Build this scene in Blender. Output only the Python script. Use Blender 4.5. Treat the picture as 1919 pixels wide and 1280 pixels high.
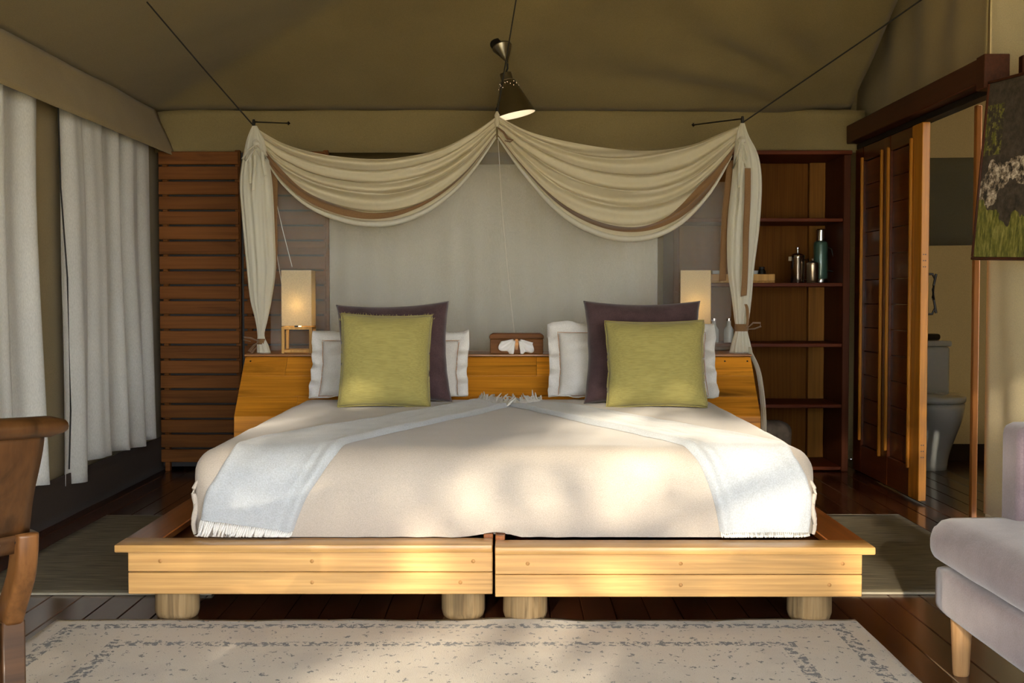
import bpy, bmesh, math, random
from mathutils import Vector, Matrix, noise
random.seed(7)
for o in list(bpy.data.objects): bpy.data.objects.remove(o)
S = bpy.context.scene
COL = S.collection
PI = math.pi
sin, cos = math.sin, math.cos

# ---------------------------------------------------------------- camera, world, sun, exposure
F, H = 2300.0, 1.015                       # focal length in pixels of a 1919 x 1280 frame, eye height
TH = math.atan(84 / F)                     # the camera looks slightly down
cam = bpy.data.cameras.new('camera'); cam.sensor_width = 36; cam.sensor_fit = 'HORIZONTAL'
cam.lens = F * 36 / 1919; cam.clip_start = 0.05; cam.clip_end = 300
co = bpy.data.objects.new('camera', cam); COL.objects.link(co)
co.location = (0, 0, H); co.rotation_euler = (PI / 2 - TH, 0, 0); S.camera = co
W = bpy.data.worlds.new('sky'); S.world = W; W.use_nodes = True
bg = W.node_tree.nodes['Background']; bg.inputs[0].default_value = (0.93, 0.97, 1.03, 1); bg.inputs[1].default_value = 5.5
sl = bpy.data.lights.new('sun', 'SUN'); sl.energy = 2.7; sl.angle = 0.0095; sl.color = (1.0, 0.86, 0.66)
so = bpy.data.objects.new('sun', sl); COL.objects.link(so); so.location = (-4, -14, 6)
SUN = Vector((0.20, 0.97, -math.tan(math.radians(13)))).normalized()
so.rotation_euler = SUN.to_track_quat('-Z', 'Y').to_euler()
S.view_settings.view_transform = 'Standard'; S.view_settings.look = 'None'
S.view_settings.gamma = 1.0; S.view_settings.use_curve_mapping = False
S.view_settings.exposure = 1.55

# ---------------------------------------------------------------- helpers
def at(x, y, Y):
    """the point at distance Y into the room that stands at photo position x, y"""
    a = (x - 960) / F; b = (640 - y) / F; c, s = cos(TH), sin(TH)
    D = Vector((a, c + b * s, -s + b * c)); return Vector((0, 0, H)) + D * (Y / D.y)
def lin(h):
    h = h.lstrip('#'); r = []
    for i in (0, 2, 4):
        v = int(h[i:i + 2], 16) / 255
        r.append(v / 12.92 if v <= 0.04045 else ((v + 0.055) / 1.055) ** 2.4)
    return (*r, 1)
def link(o, parent=None):
    COL.objects.link(o)
    if parent: o.parent = parent
    return o
def root_of(p):
    while p.parent: p = p.parent
    return p
def tag(o, label, cat, group=None, kind=None):
    if kind: o['kind'] = kind
    if label: o['label'] = label
    if cat: o['category'] = cat
    if group: o['group'] = group
    return o
def thing(name, label, cat, loc=(0, 0, 0), rot=(0, 0, 0), group=None, kind=None):
    o = bpy.data.objects.new(name, None); o.empty_display_size = 0.1; link(o)
    o.location = loc; o.rotation_euler = rot
    return tag(o, label, cat, group, kind)
def mk(name, verts, faces, m, parent=None, local=False, smooth=True, auto=None):
    """one mesh object; verts are in world space unless local; a top-level one gets its origin at its base"""
    vs = [Vector(v) for v in verts]; loc = Vector((0, 0, 0))
    if parent is None:
        if not local:
            lo = [min(v[i] for v in vs) for i in range(3)]; hi = [max(v[i] for v in vs) for i in range(3)]
            loc = Vector(((lo[0] + hi[0]) / 2, (lo[1] + hi[1]) / 2, lo[2])); vs = [v - loc for v in vs]
    elif not local:
        rl = root_of(parent).location; vs = [v - rl for v in vs]
    me = bpy.data.meshes.new(name); me.from_pydata(vs, [], faces); me.validate()
    if m: me.materials.append(m)
    if smooth: me.polygons.foreach_set('use_smooth', [True] * len(me.polygons))
    me.update()
    if auto:
        try: me.set_sharp_from_angle(angle=math.radians(auto))
        except Exception: pass
    o = bpy.data.objects.new(name, me); link(o, parent); o.location = loc
    return o
def bm_data(bm):
    bm.verts.ensure_lookup_table(); bm.verts.index_update()
    r = ([v.co.copy() for v in bm.verts], [[v.index for v in f.verts] for f in bm.faces]); bm.free(); return r
def box_data(x0, x1, y0, y1, z0, z1, b=0.0, seg=2):
    bm = bmesh.new(); bmesh.ops.create_cube(bm, size=1)
    for v in bm.verts: v.co = Vector(((x0 + x1) / 2 + v.co.x * (x1 - x0), (y0 + y1) / 2 + v.co.y * (y1 - y0), (z0 + z1) / 2 + v.co.z * (z1 - z0)))
    if b: bmesh.ops.bevel(bm, geom=bm.edges[:], offset=b, segments=seg, profile=0.5, affect='EDGES')
    return bm_data(bm)
def box(name, x0, x1, y0, y1, z0, z1, m, parent=None, b=0.003, seg=1, local=False):
    v, f = box_data(x0, x1, y0, y1, z0, z1, b, seg); return mk(name, v, f, m, parent, local, True, 40)
def grid(name, fn, nu, nv, m, parent=None, local=False, closed_u=False, thick=0, cap=False):
    vs = [fn(i / nu, j / nv) for j in range(nv + 1) for i in range(nu + (0 if closed_u else 1))]
    w = nu if closed_u else nu + 1; fs = []
    for j in range(nv):
        for i in range(nu):
            i2 = (i + 1) % w if closed_u else i + 1
            fs.append((j * w + i, j * w + i2, (j + 1) * w + i2, (j + 1) * w + i))
    if cap and closed_u: fs += [tuple(range(w))[::-1], tuple(nv * w + i for i in range(w))]
    o = mk(name, vs, fs, m, parent, local)
    if thick:
        s = o.modifiers.new('thickness', 'SOLIDIFY'); s.thickness = thick; s.offset = 0
    return o
def tube_data(pts, r, seg=8, flat=1.0, up=Vector((0, 0, 1))):
    pts = [Vector(p) for p in pts]; rs = r if isinstance(r, (list, tuple)) else [r] * len(pts)
    vs = []; fs = []; n = len(pts)
    for i, p in enumerate(pts):
        t = (pts[min(i + 1, n - 1)] - pts[max(i - 1, 0)]).normalized()
        a = t.cross(up)
        if a.length < 1e-3: a = t.cross(Vector((1, 0, 0)))
        a.normalize(); b = a.cross(t)
        for k in range(seg):
            an = 2 * PI * k / seg; vs.append(p + a * cos(an) * rs[i] + b * sin(an) * rs[i] * flat)
    for i in range(n - 1):
        for k in range(seg):
            k2 = (k + 1) % seg; fs.append((i * seg + k, i * seg + k2, (i + 1) * seg + k2, (i + 1) * seg + k))
    fs.append(tuple(range(seg))[::-1]); fs.append(tuple((n - 1) * seg + k for k in range(seg)))
    return vs, fs
def tube(name, pts, r, m, parent=None, seg=8, flat=1.0, local=False):
    v, f = tube_data(pts, r, seg, flat); return mk(name, v, f, m, parent, local, True, 60)
def lathe(name, prof, m, parent=None, c=(0, 0, 0), seg=28, local=False, sx=1, sy=1, rot=None):
    vs = []; fs = []; n = len(prof); c = Vector(c)
    for r, z in prof:
        for k in range(seg):
            a = 2 * PI * k / seg; p = Vector((r * cos(a) * sx, r * sin(a) * sy, z))
            if rot: p = rot @ p
            vs.append(c + p)
    for i in range(n - 1):
        for k in range(seg):
            k2 = (k + 1) % seg; fs.append((i * seg + k, i * seg + k2, (i + 1) * seg + k2, (i + 1) * seg + k))
    if prof[0][0] > 1e-4: fs.append(tuple(range(seg))[::-1])
    if prof[-1][0] > 1e-4: fs.append(tuple((n - 1) * seg + k for k in range(seg)))
    return mk(name, vs, fs, m, parent, local, True, 35)
def prism(name, poly, a0, a1, axis, m, parent=None, local=False, b=0.002):
    """poly in the two other axes, extruded from a0 to a1 along axis"""
    bm = bmesh.new(); rings = []
    for a in (a0, a1):
        ring = []
        for p, q in poly:
            co_ = {'x': (a, p, q), 'y': (p, a, q), 'z': (p, q, a)}[axis]; ring.append(bm.verts.new(co_))
        rings.append(ring)
    n = len(poly); bm.faces.new(rings[0]); bm.faces.new(rings[1][::-1])
    for i in range(n): bm.faces.new((rings[0][i], rings[1][i], rings[1][(i + 1) % n], rings[0][(i + 1) % n]))
    bmesh.ops.recalc_face_normals(bm, faces=bm.faces[:])
    if b: bmesh.ops.bevel(bm, geom=bm.edges[:], offset=b, segments=1, affect='EDGES')
    v, f = bm_data(bm); return mk(name, v, f, m, parent, local, True, 30)
def merge(parts):
    V = []; Fc = []
    for v, f in parts:
        k = len(V); V += list(v); Fc += [tuple(i + k for i in q) for q in f]
    return V, Fc
def spl(pts, u):
    """Catmull-Rom through pts, u in 0..1"""
    n = len(pts) - 1; x = min(max(u, 0), 1) * n; i = min(int(x), n - 1); t = x - i
    P = [Vector(pts[min(max(k, 0), n)]) for k in (i - 1, i, i + 1, i + 2)]
    return 0.5 * ((2 * P[1]) + (P[2] - P[0]) * t + (2 * P[0] - 5 * P[1] + 4 * P[2] - P[3]) * t * t + (3 * P[1] - P[0] - 3 * P[2] + P[3]) * t ** 3)
def nz(x, y, z=0.0): return noise.noise(Vector((x, y, z)))
def sm(a, b, x):
    t = min(max((x - a) / (b - a), 0), 1); return t * t * (3 - 2 * t)

# ---------------------------------------------------------------- materials
class NT:
    def __init__(s, name, rough=0.6):
        s.m = bpy.data.materials.new(name); s.m.use_nodes = True; s.t = s.m.node_tree
        s.b = s.t.nodes['Principled BSDF']; s.b.inputs['Roughness'].default_value = rough
        s.out = s.t.nodes['Material Output']
    def n(s, typ, **kw):
        o = s.t.nodes.new(typ)
        for k, v in kw.items():
            if k.startswith('i_'):
                key = k[2:]; key = int(key) if key.isdigit() else key
                o.inputs[key].default_value = v
            else: setattr(o, k, v)
        return o
    def l(s, a, b): s.t.links.new(a, b)
    def coords(s, scale=(1, 1, 1), rnd=True, kind='Object'):
        tc = s.n('ShaderNodeTexCoord'); mp = s.n('ShaderNodeMapping'); mp.inputs['Scale'].default_value = scale
        s.l(tc.outputs[kind], mp.inputs['Vector'])
        if rnd:
            oi = s.n('ShaderNodeObjectInfo'); mu = s.n('ShaderNodeMath', operation='MULTIPLY'); mu.inputs[1].default_value = 37.0
            s.l(oi.outputs['Random'], mu.inputs[0]); s.l(mu.outputs[0], mp.inputs['Location'])
        return mp.outputs['Vector']
    def noise(s, vec, scale, detail=4, rough=0.55, dist=0.0):
        o = s.n('ShaderNodeTexNoise'); o.inputs['Scale'].default_value = scale; o.inputs['Detail'].default_value = detail
        o.inputs['Roughness'].default_value = rough; o.inputs['Distortion'].default_value = dist
        s.l(vec, o.inputs['Vector']); return o.outputs['Fac']
    def ramp(s, fac, stops):
        o = s.n('ShaderNodeValToRGB'); e = o.color_ramp.elements
        while len(e) < len(stops): e.new(0.5)
        for k, (p, c) in enumerate(stops): e[k].position = p; e[k].color = c
        s.l(fac, o.inputs['Fac']); return o.outputs['Color']
    def mix(s, fac, a, b, mode='MIX'):
        o = s.n('ShaderNodeMix', data_type='RGBA', blend_type=mode)
        for sock, v in ((o.inputs[0], fac), (o.inputs[6], a), (o.inputs[7], b)):
            if hasattr(v, 'is_output'): s.l(v, sock)
            else: sock.default_value = v
        return o.outputs[2]
    def math(s, op, a, b=0.0, c=0.0):
        o = s.n('ShaderNodeMath', operation=op)
        for k, v in enumerate((a, b, c)):
            if hasattr(v, 'is_output'): s.l(v, o.inputs[k])
            else: o.inputs[k].default_value = v
        return o.outputs[0]
    def bump(s, h, strength=0.3, dist=0.002):
        o = s.n('ShaderNodeBump'); o.inputs['Strength'].default_value = strength; o.inputs['Distance'].default_value = dist
        s.l(h, o.inputs['Height']); s.l(o.outputs['Normal'], s.b.inputs['Normal']); return o
    def col(s, c): s.l(c, s.b.inputs['Base Color'])
def shade(c, k):
    return tuple(min(1, c[i] * k) for i in range(3)) + (1,)
def wood(name, c, axis='x', rough=0.38, dark=0.45, scale=1.0, coat=0.0, vary=0.35, spec=0.3):
    s = NT(name, rough); st = {'x': (0.55, 7, 7), 'y': (7, 0.55, 7), 'z': (7, 7, 0.55)}[axis]
    v = s.coords(tuple(k * scale for k in st)); a = s.noise(v, 1.6, 5, 0.6, 1.2); c = lin(c)
    base = s.ramp(a, [(0.28, shade(c, dark)), (0.5, c), (0.75, shade(c, 1.22))])
    st2 = {'x': (1.2, 60, 60), 'y': (60, 1.2, 60), 'z': (60, 60, 1.2)}[axis]
    v2 = s.coords(st2); g = s.noise(v2, 1.5, 3); gr = s.ramp(g, [(0.3, (0.68, 0.62, 0.55, 1)), (0.62, (1, 1, 1, 1))])
    cc = s.mix(0.8, base, gr, 'MULTIPLY')
    oi = s.n('ShaderNodeObjectInfo'); k = s.math('MULTIPLY_ADD', oi.outputs['Random'], vary, 1 - vary / 2)
    hs = s.n('ShaderNodeHueSaturation'); s.l(k, hs.inputs['Value']); s.l(cc, hs.inputs['Color'])
    s.col(hs.outputs[0]); s.bump(g, 0.12, 0.001)
    s.b.inputs['Coat Weight'].default_value = coat; s.b.inputs['Coat Roughness'].default_value = 0.15; s.b.inputs['Specular IOR Level'].default_value = spec
    return s.m
def fabric(name, c, var=0.12, weave=420, bump=0.25, rough=0.9, sheen=0.25, trans=0.0, big=1.5, streak=None):
    s = NT(name, rough); v = s.coords((1, 1, 1)); c = lin(c)
    n1 = s.noise(v, big, 3); base = s.ramp(n1, [(0.3, shade(c, 1 - var)), (0.7, shade(c, 1 + var))])
    w = s.noise(s.coords(streak, False) if streak else v, weave, 2)
    wr = s.ramp(w, [(0.3, (0.72, 0.72, 0.70, 1)), (0.7, (1.12, 1.12, 1.12, 1))])
    s.col(s.mix(0.6, base, wr, 'MULTIPLY')); s.bump(w, bump, 0.0015)
    s.b.inputs['Sheen Weight'].default_value = sheen; s.b.inputs['Sheen Roughness'].default_value = 0.5
    s.b.inputs['Specular IOR Level'].default_value = 0.15
    if trans:
        tr = s.n('ShaderNodeBsdfTranslucent'); tr.inputs[0].default_value = c; mx = s.n('ShaderNodeMixShader'); mx.inputs[0].default_value = trans
        s.l(s.b.outputs[0], mx.inputs[1]); s.l(tr.outputs[0], mx.inputs[2]); s.l(mx.outputs[0], s.out.inputs[0])
    return s.m
def gauze(name, c, clear, streak=True):
    s = NT(name, 0.95); c = lin(c); s.b.inputs['Base Color'].default_value = c; s.b.inputs['Specular IOR Level'].default_value = 0.05
    tr = s.n('ShaderNodeBsdfTranslucent'); tr.inputs[0].default_value = c; m1 = s.n('ShaderNodeMixShader'); m1.inputs[0].default_value = 0.35
    s.l(s.b.outputs[0], m1.inputs[1]); s.l(tr.outputs[0], m1.inputs[2])
    tp = s.n('ShaderNodeBsdfTransparent'); m2 = s.n('ShaderNodeMixShader')
    v = s.coords((70, 70, 1.2), False) if streak else s.coords((40, 40, 40), False)
    f = s.noise(v, 1.0, 3); fac = s.math('MULTIPLY_ADD', f, 0.0 if clear > 0.3 else 0.1, clear if clear > 0.3 else clear - 0.05)
    s.l(fac, m2.inputs[0]); s.l(m1.outputs[0], m2.inputs[1]); s.l(tp.outputs[0], m2.inputs[2]); s.l(m2.outputs[0], s.out.inputs[0])
    return s.m
def plain(name, c, rough=0.5, metal=0.0, var=0.1, coat=0.0):
    s = NT(name, rough); v = s.coords((1, 1, 1)); c = lin(c)
    s.col(s.ramp(s.noise(v, 14, 4), [(0.3, shade(c, 1 - var)), (0.7, shade(c, 1 + var))]))
    s.b.inputs['Metallic'].default_value = metal; s.b.inputs['Coat Weight'].default_value = coat
    return s.m
M = {}
M['canvas'] = fabric('tan_canvas', '#9c8a62', 0.10, 260, 0.3, trans=0.0, sheen=0.1)
M['canvas_ceiling'] = fabric('olive_canvas', '#857650', 0.10, 260, 0.3, sheen=0.1)
M['canvas_right'] = fabric('pale_canvas', '#d6c8a4', 0.08, 260, 0.3, sheen=0.1, trans=0.12)
M['canvas_bath'] = fabric('bath_canvas', '#8c7d60', 0.08, 260, 0.3, sheen=0.1, trans=0.3)
M['canvas_dark'] = fabric('brown_canvas', '#3a2c20', 0.15, 200, 0.3, sheen=0.05)
M['mesh_grey'] = fabric('grey_mesh', '#86867a', 0.06, 500, 0.2, sheen=0.0)
M['drape'] = fabric('pale_drape', '#d2d0c8', 0.07, 300, 0.35, trans=0.12, streak=(1, 1, 0.3))
M['drape_grey'] = fabric('grey_drape', '#d6d4c4', 0.06, 300, 0.3, trans=0.1, streak=(1, 1, 0.3))
M['net'] = gauze('net_panel', '#ebe8dc', 0.76)
M['net_swag'] = gauze('net_swag', '#dcd2b4', 0.06, False)
M['net_bunch'] = gauze('net_bunch', '#dedac8', 0.04)
M['tan_tape'] = fabric('tan_tape', '#7e6040', 0.08, 300)
M['hem'] = plain('rug_hem', '#8f8876', 0.9)
M['cord'] = plain('dark_cord', '#1c1812', 0.8)
M['white_cord'] = plain('pale_cord', '#c9c4b4', 0.8)
M['spread'] = fabric('beige_spread', '#b7aea3', 0.05, 380, 0.22, sheen=0.3)
M['throw'] = fabric('pale_throw', '#b3b9bf', 0.05, 240, 0.5, sheen=0.4)
M['fringe'] = fabric('pale_fringe', '#dcdcda', 0.05, 240, 0.3)
M['linen'] = fabric('white_linen', '#dcd9d3', 0.05, 350, 0.2, sheen=0.2)
M['stitch'] = plain('rust_stitch', '#a8703c', 0.8)
M['velvet'] = fabric('plum_velvet', '#4d3b3d', 0.28, 200, 0.2, sheen=0.25, big=9)
M['yellow'] = fabric('lime_weave', '#a0975a', 0.07, 130, 0.8, sheen=0.2, streak=(0.14, 1.6, 1.6))
M['sofa'] = fabric('mauve_velvet', '#7c6c71', 0.12, 230, 0.25, sheen=0.4, big=14)
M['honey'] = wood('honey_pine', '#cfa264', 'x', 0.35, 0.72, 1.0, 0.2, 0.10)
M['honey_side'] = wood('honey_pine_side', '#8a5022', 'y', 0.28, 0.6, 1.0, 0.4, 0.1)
M['ledge'] = wood('varnished_ledge', '#9a6630', 'x', 0.35, 0.6, 1.0, 0.1, 0.1)
M['head'] = wood('amber_headboard', '#d08a28', 'x', 0.4, 0.32, 1.0, 0.08, 0.55, 0.2)
M['log'] = wood('weathered_log', '#927a56', 'z', 0.85, 0.3, 2.2, 0, 0.15)
M['slat'] = wood('mahogany_slat', '#764820', 'x', 0.55, 0.55, 1.0, 0.0, 0.3, 0.12)
M['case'] = wood('bookcase_wood', '#602a10', 'x', 0.5, 0.7, 1.0, 0.0, 0.1, 0.15)
M['case_v'] = wood('bookcase_side', '#4c2612', 'z', 0.5, 0.6, 1.0, 0.0, 0.1, 0.12)
M['case_back'] = wood('bookcase_back', '#6c4216', 'z', 0.7, 0.85, 0.5, 0.0, 0.1, 0.1)
M['case_strip'] = wood('bookcase_strip', '#86581e', 'z', 0.55, 0.6, 1.0, 0.0, 0.1, 0.12)
M['door'] = wood('door_wood', '#52260c', 'y', 0.3, 0.6, 1.0, 0.15, 0.3, 0.2)
M['door_lit'] = wood('lit_door_wood', '#b27420', 'z', 0.4, 0.6, 1.0, 0.05, 0.15)  # lighter door wood, with light on end stile and beads put in its colour
M['beam'] = wood('beam_wood', '#4a2412', 'y', 0.5, 0.6)
M['post'] = wood('post_wood', '#8a5626', 'z', 0.4, 0.6)
M['plank'] = wood('floor_plank', '#4a2817', 'y', 0.22, 0.6, 1.0, 0.35, 0.3)
M['underfloor'] = plain('underfloor', '#0d0906', 0.9)
M['chairwood'] = wood('old_teak', '#432a13', 'z', 0.4, 0.3, 1.4, 0.1, 0.1)
M['chairpost'] = wood('worn_teak_post', '#624020', 'z', 0.42, 0.4, 1.6, 0.05, 0.1)
M['chairdark'] = wood('old_teak_rail', '#3c2613', 'x', 0.42, 0.4, 1.4, 0.2, 0.1)
M['lampwood'] = wood('lamp_pine', '#c99a50', 'z', 0.5, 0.7, 1.0, 0, 0.05)
M['boxwood'] = wood('tissue_box_wood', '#74491f', 'x', 0.5, 0.5, 2.0, 0.0, 0.05, 0.12)
M['leg'] = wood('pale_leg', '#a88258', 'z', 0.5, 0.7, 1.5, 0, 0.05)
M['steel'] = plain('polished_steel', '#c8c4bc', 0.14, 1.0, 0.03)
M['nickel'] = plain('brushed_nickel', '#8a8474', 0.32, 1.0, 0.05)
M['pewter'] = plain('dull_pewter', '#a0907a', 0.3, 1.0, 0.1)
M['iron'] = plain('black_iron', '#14110e', 0.5, 0.4)
M['black'] = plain('black_plastic', '#0c0a08', 0.5)
M['green'] = plain('green_enamel', '#3f5c50', 0.3, 0.2, 0.04, 0.3)
M['porcelain'] = plain('porcelain', '#c4caca', 0.1, 0, 0.01, 0.5)
M['tissue'] = plain('tissue_paper', '#e4e2de', 0.9, 0, 0.03)
M['stone'] = plain('rough_stone', '#85786a', 0.95, 0, 0.4)
M['dowel'] = plain('dowel_end', '#bd8c52', 0.6)
M['glass'] = plain('pale_glass', '#b8bcb4', 0.1, 0, 0.02, 0.5)
def lampshade_mat():
    s = NT('linen_shade', 0.9); c = lin('#dccfae'); v = s.coords((1, 1, 1)); w = s.noise(v, 260, 2)
    cc = s.ramp(w, [(0.3, shade(c, 0.85)), (0.7, shade(c, 1.05))]); s.col(cc)
    tr = s.n('ShaderNodeBsdfTranslucent'); s.l(cc, tr.inputs[0]); mx = s.n('ShaderNodeMixShader'); mx.inputs[0].default_value = 0.4
    s.l(s.b.outputs[0], mx.inputs[1]); s.l(tr.outputs[0], mx.inputs[2]); s.l(mx.outputs[0], s.out.inputs[0]); return s.m
M['shade'] = lampshade_mat()
def glow(name, c, k):
    s = NT(name); s.b.inputs['Emission Color'].default_value = lin(c); s.b.inputs['Emission Strength'].default_value = k
    s.b.inputs['Base Color'].default_value = lin(c); return s.m
M['bulb'] = glow('lit_bulb', '#ffd9a0', 2.5)
M['bulb_dim'] = glow('dim_bulb', '#ffdcb0', 0.6)
def rug_mat(hx, hy):
    s = NT('worn_cream_rug', 0.95); tc = s.n('ShaderNodeTexCoord'); sp = s.n('ShaderNodeSeparateXYZ'); s.l(tc.outputs['Object'], sp.inputs[0])
    ax = s.math('SUBTRACT', hx, s.math('ABSOLUTE', sp.outputs[0])); ay = s.math('SUBTRACT', hy, s.math('ABSOLUTE', sp.outputs[1])); d = s.math('MINIMUM', ax, ay)
    horiz = s.math('LESS_THAN', ay, ax)
    def dashes(sc):
        mp = s.n('ShaderNodeMapping'); mp.inputs['Scale'].default_value = sc; s.l(tc.outputs['Object'], mp.inputs[0]); return s.noise(mp.outputs[0], 1.0, 3, 0.7)
    n1 = dashes((45, 34, 1)); n2 = dashes((45, 34, 1)); sp1 = dashes((40, 28, 1)); big = dashes((3, 3, 1)); sp2 = dashes((28, 30, 1))
    nn = s.n('ShaderNodeMix', data_type='FLOAT'); s.l(horiz, nn.inputs[0]); s.l(n2, nn.inputs[2]); s.l(n1, nn.inputs[3]); dash = nn.outputs[0]
    def band(c, w):
        return s.math('LESS_THAN', s.math('ABSOLUTE', s.math('SUBTRACT', d, c)), w)
    bands = s.math('MAXIMUM', band(0.078, 0.022), band(0.27, 0.022))
    dk = s.math('MULTIPLY', bands, s.math('GREATER_THAN', dash, 0.515))
    fl = s.math('MULTIPLY', s.math('GREATER_THAN', sp1, 0.61), s.math('GREATER_THAN', sp2, 0.47))
    m_ = s.math('MAXIMUM', s.math('MULTIPLY', dk, 1.0), s.math('MULTIPLY', fl, 0.95))
    base = s.ramp(big, [(0.3, lin('#a49888')), (0.5, lin('#b4aa98')), (0.7, lin('#b3a694'))])
    fine = s.noise(s.coords((1, 1, 1), False), 320, 2); fr = s.ramp(fine, [(0.3, (0.75, 0.75, 0.75, 1)), (0.7, (1.1, 1.1, 1.1, 1))])
    base = s.mix(0.6, base, fr, 'MULTIPLY')
    s.col(s.mix(m_, base, lin('#0c0a08'))); s.bump(fine, 0.5, 0.003); s.b.inputs['Sheen Weight'].default_value = 0.3
    return s.m
def runner_mat():
    s = NT('ribbed_grey_rug', 0.95); v = s.coords((6, 150, 1), False); a = s.noise(v, 1.0, 3); b = s.noise(s.coords((1, 1, 1), False), 2, 3)
    c = s.ramp(a, [(0.35, lin('#4c4738')), (0.65, lin('#857c66'))]); c2 = s.ramp(b, [(0.3, (0.85, 0.85, 0.85, 1)), (0.7, (1.1, 1.1, 1.1, 1))])
    s.col(s.mix(1.0, c, c2, 'MULTIPLY')); s.bump(a, 0.6, 0.004); return s.m
M['runner'] = runner_mat()
def picture_mat(w, h):
    s = NT('river_crossing_print', 0.6); tc = s.n('ShaderNodeTexCoord'); sp = s.n('ShaderNodeSeparateXYZ'); s.l(tc.outputs['Object'], sp.inputs[0])
    u = s.math('DIVIDE', sp.outputs[0], w); v = s.math('DIVIDE', sp.outputs[1], h)
    mp = s.n('ShaderNodeMapping'); mp.inputs['Scale'].default_value = (1, 1, 1); s.l(tc.outputs['Object'], mp.inputs[0])
    n1 = s.noise(mp.outputs[0], 30, 6, 0.75); n2 = s.noise(mp.outputs[0], 5, 3); mp2 = s.n('ShaderNodeMapping'); mp2.inputs['Scale'].default_value = (60, 14, 1); s.l(tc.outputs['Object'], mp2.inputs[0])
    n3 = s.noise(mp2.outputs[0], 1, 4, 0.7)
    base = s.ramp(n1, [(0.3, lin('#1f1a14')), (0.55, lin('#4b4136')), (0.75, lin('#60564a'))])
    green = s.ramp(n3, [(0.3, lin('#2b2f12')), (0.5, lin('#74742a')), (0.72, lin('#b7aa62'))])
    foam = s.ramp(n1, [(0.42, lin('#1c1610')), (0.5, lin('#8d7c66')), (0.62, lin('#e8dcc8'))])
    # the spray runs as a diagonal band, the grass fills the corner below it
    line = s.math('SUBTRACT', v, s.math('MULTIPLY_ADD', u, 0.22, 0.40)); wob = s.math('MULTIPLY_ADD', n2, 0.5, -0.25)
    fm = s.math('LESS_THAN', s.math('ABSOLUTE', s.math('ADD', line, wob)), 0.085)
    gm = s.math('LESS_THAN', s.math('ADD', s.math('ADD', v, s.math('MULTIPLY', u, 0.55)), wob), 0.36)
    g2 = s.math('MULTIPLY', s.math('LESS_THAN', s.math('ABSOLUTE', s.math('SUBTRACT', u, 0.07)), 0.06), s.math('LESS_THAN', s.math('ABSOLUTE', s.math('SUBTRACT', v, 0.72)), 0.14))
    c = s.mix(s.math('MULTIPLY', g2, s.math('GREATER_THAN', n1, 0.52)), base, green); c = s.mix(fm, c, foam); c = s.mix(gm, c, green)
    s.col(c); return s.m
M['leaf'] = fabric('leaf_green', '#5a6a30', 0.3, 40, 0.1, trans=0.25, big=6)
M['bark'] = plain('bark', '#4a3a28', 0.95, 0, 0.3)
M['earth'] = fabric('dry_grass_ground', '#b09a60', 0.2, 60, 0.5, big=0.8)

# ================================================================ THE SETTING
XL, XR, YB = -2.07, 2.15, 7.65
def struct(o, label=None, cat=None):
    o['kind'] = 'structure'
    if label: o['label'] = label
    if cat: o['category'] = cat
    return o
# floor: boards running into the room over a dark joist deck
fl = struct(box('floor', -2.3, 3.6, -0.4, 7.9, -0.08, -0.022, M['underfloor'], b=0), 'dark varnished floorboards running towards the back of the tent', 'floor')
pd = box_data(-0.0515, 0.0515, -4.15, 4.15, -0.02, 0.0, 0.0025, 1); pm = bpy.data.meshes.new('floor_plank'); pm.from_pydata(pd[0], [], pd[1]); pm.materials.append(M['plank'])
for i in range(56):
    o = bpy.data.objects.new('floor_plank', pm); link(o, fl); o.location = Vector((-2.245 + i * 0.1052, 3.75, 0)) - fl.location
# ground outside the open front
struct(grid('ground', lambda u, v: (-30 + 60 * u, -40 + 39.5 * v, -0.5 + 0.15 * nz(u * 9, v * 9)), 40, 30, M['earth']), 'dry grass ground outside the open tent front', 'ground')

# ceiling: tent liner with a back slope, a left slope and a flat crown
def ceil_z(x, y):
    a = 2.10 + 0.49 * (7.2 - y); b = 2.10 + 0.37 * (x - XL); c = 2.95
    k = 0.012; vals = (a, b, c); m_ = min(vals)
    return m_ - k * math.log(sum(math.exp(-(v - m_) / k) for v in vals))
def ceil_pt(u, v):
    x = XL + (1.97 - XL) * u; y = -0.3 + 7.5 * v; z = ceil_z(x, y)
    e = min(u, 1 - u, (1 - v) * 1.8) * 6; e = min(1, e)
    d = x + 0.9 * y; z += e * (0.03 * nz(d * 1.6, (x - y) * 0.35, 3) + 0.014 * sin(5.5 * (x - 0.75 * (7.2 - y)) + 2 * nz(x, y, 1)))
    z += 0.06 * sm(0.7, 1.0, u) * nz(y * 2.4, x * 1.2, 9)
    rx, ry = x - 2.0, y - 7.25; rr = math.hypot(rx, ry); an = math.atan2(ry, rx)
    z += 0.022 * min(1, rr) * sm(2.6, 0.9, rr) * sin(an * 19 + 1.5 * nz(rr * 1.5, an * 2)) * sm(0.35, 0.7, u)
    return (x + 0.02 * sm(0.97, 1, u) * nz(y * 3, 4), y, z)
struct(grid('ceiling', ceil_pt, 110, 130, M['canvas_ceiling'], thick=0.004), 'olive canvas tent lining sloping up from the back wall', 'ceiling')
struct(box('light_leak_cover', -2.5, 2.5, -0.5, 7.9, 3.02, 3.03, M['canvas'], b=0), 'unseen canvas sheet added above the tent lining to stop light leaking in', 'roof')  # added out of view to close the light gap beside the lining
struct(grid('sun_cutoff', lambda u, v: (-2.6 + 5.6 * u, -0.4 - 0.85 * v, 3.0 - 0.8 * v), 20, 4, M['canvas'], thick=0.004), 'unseen canvas sheet added over the open front to cut off the sun', 'sun_cutoff')  # added out of view to keep the low sun off the back
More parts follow.
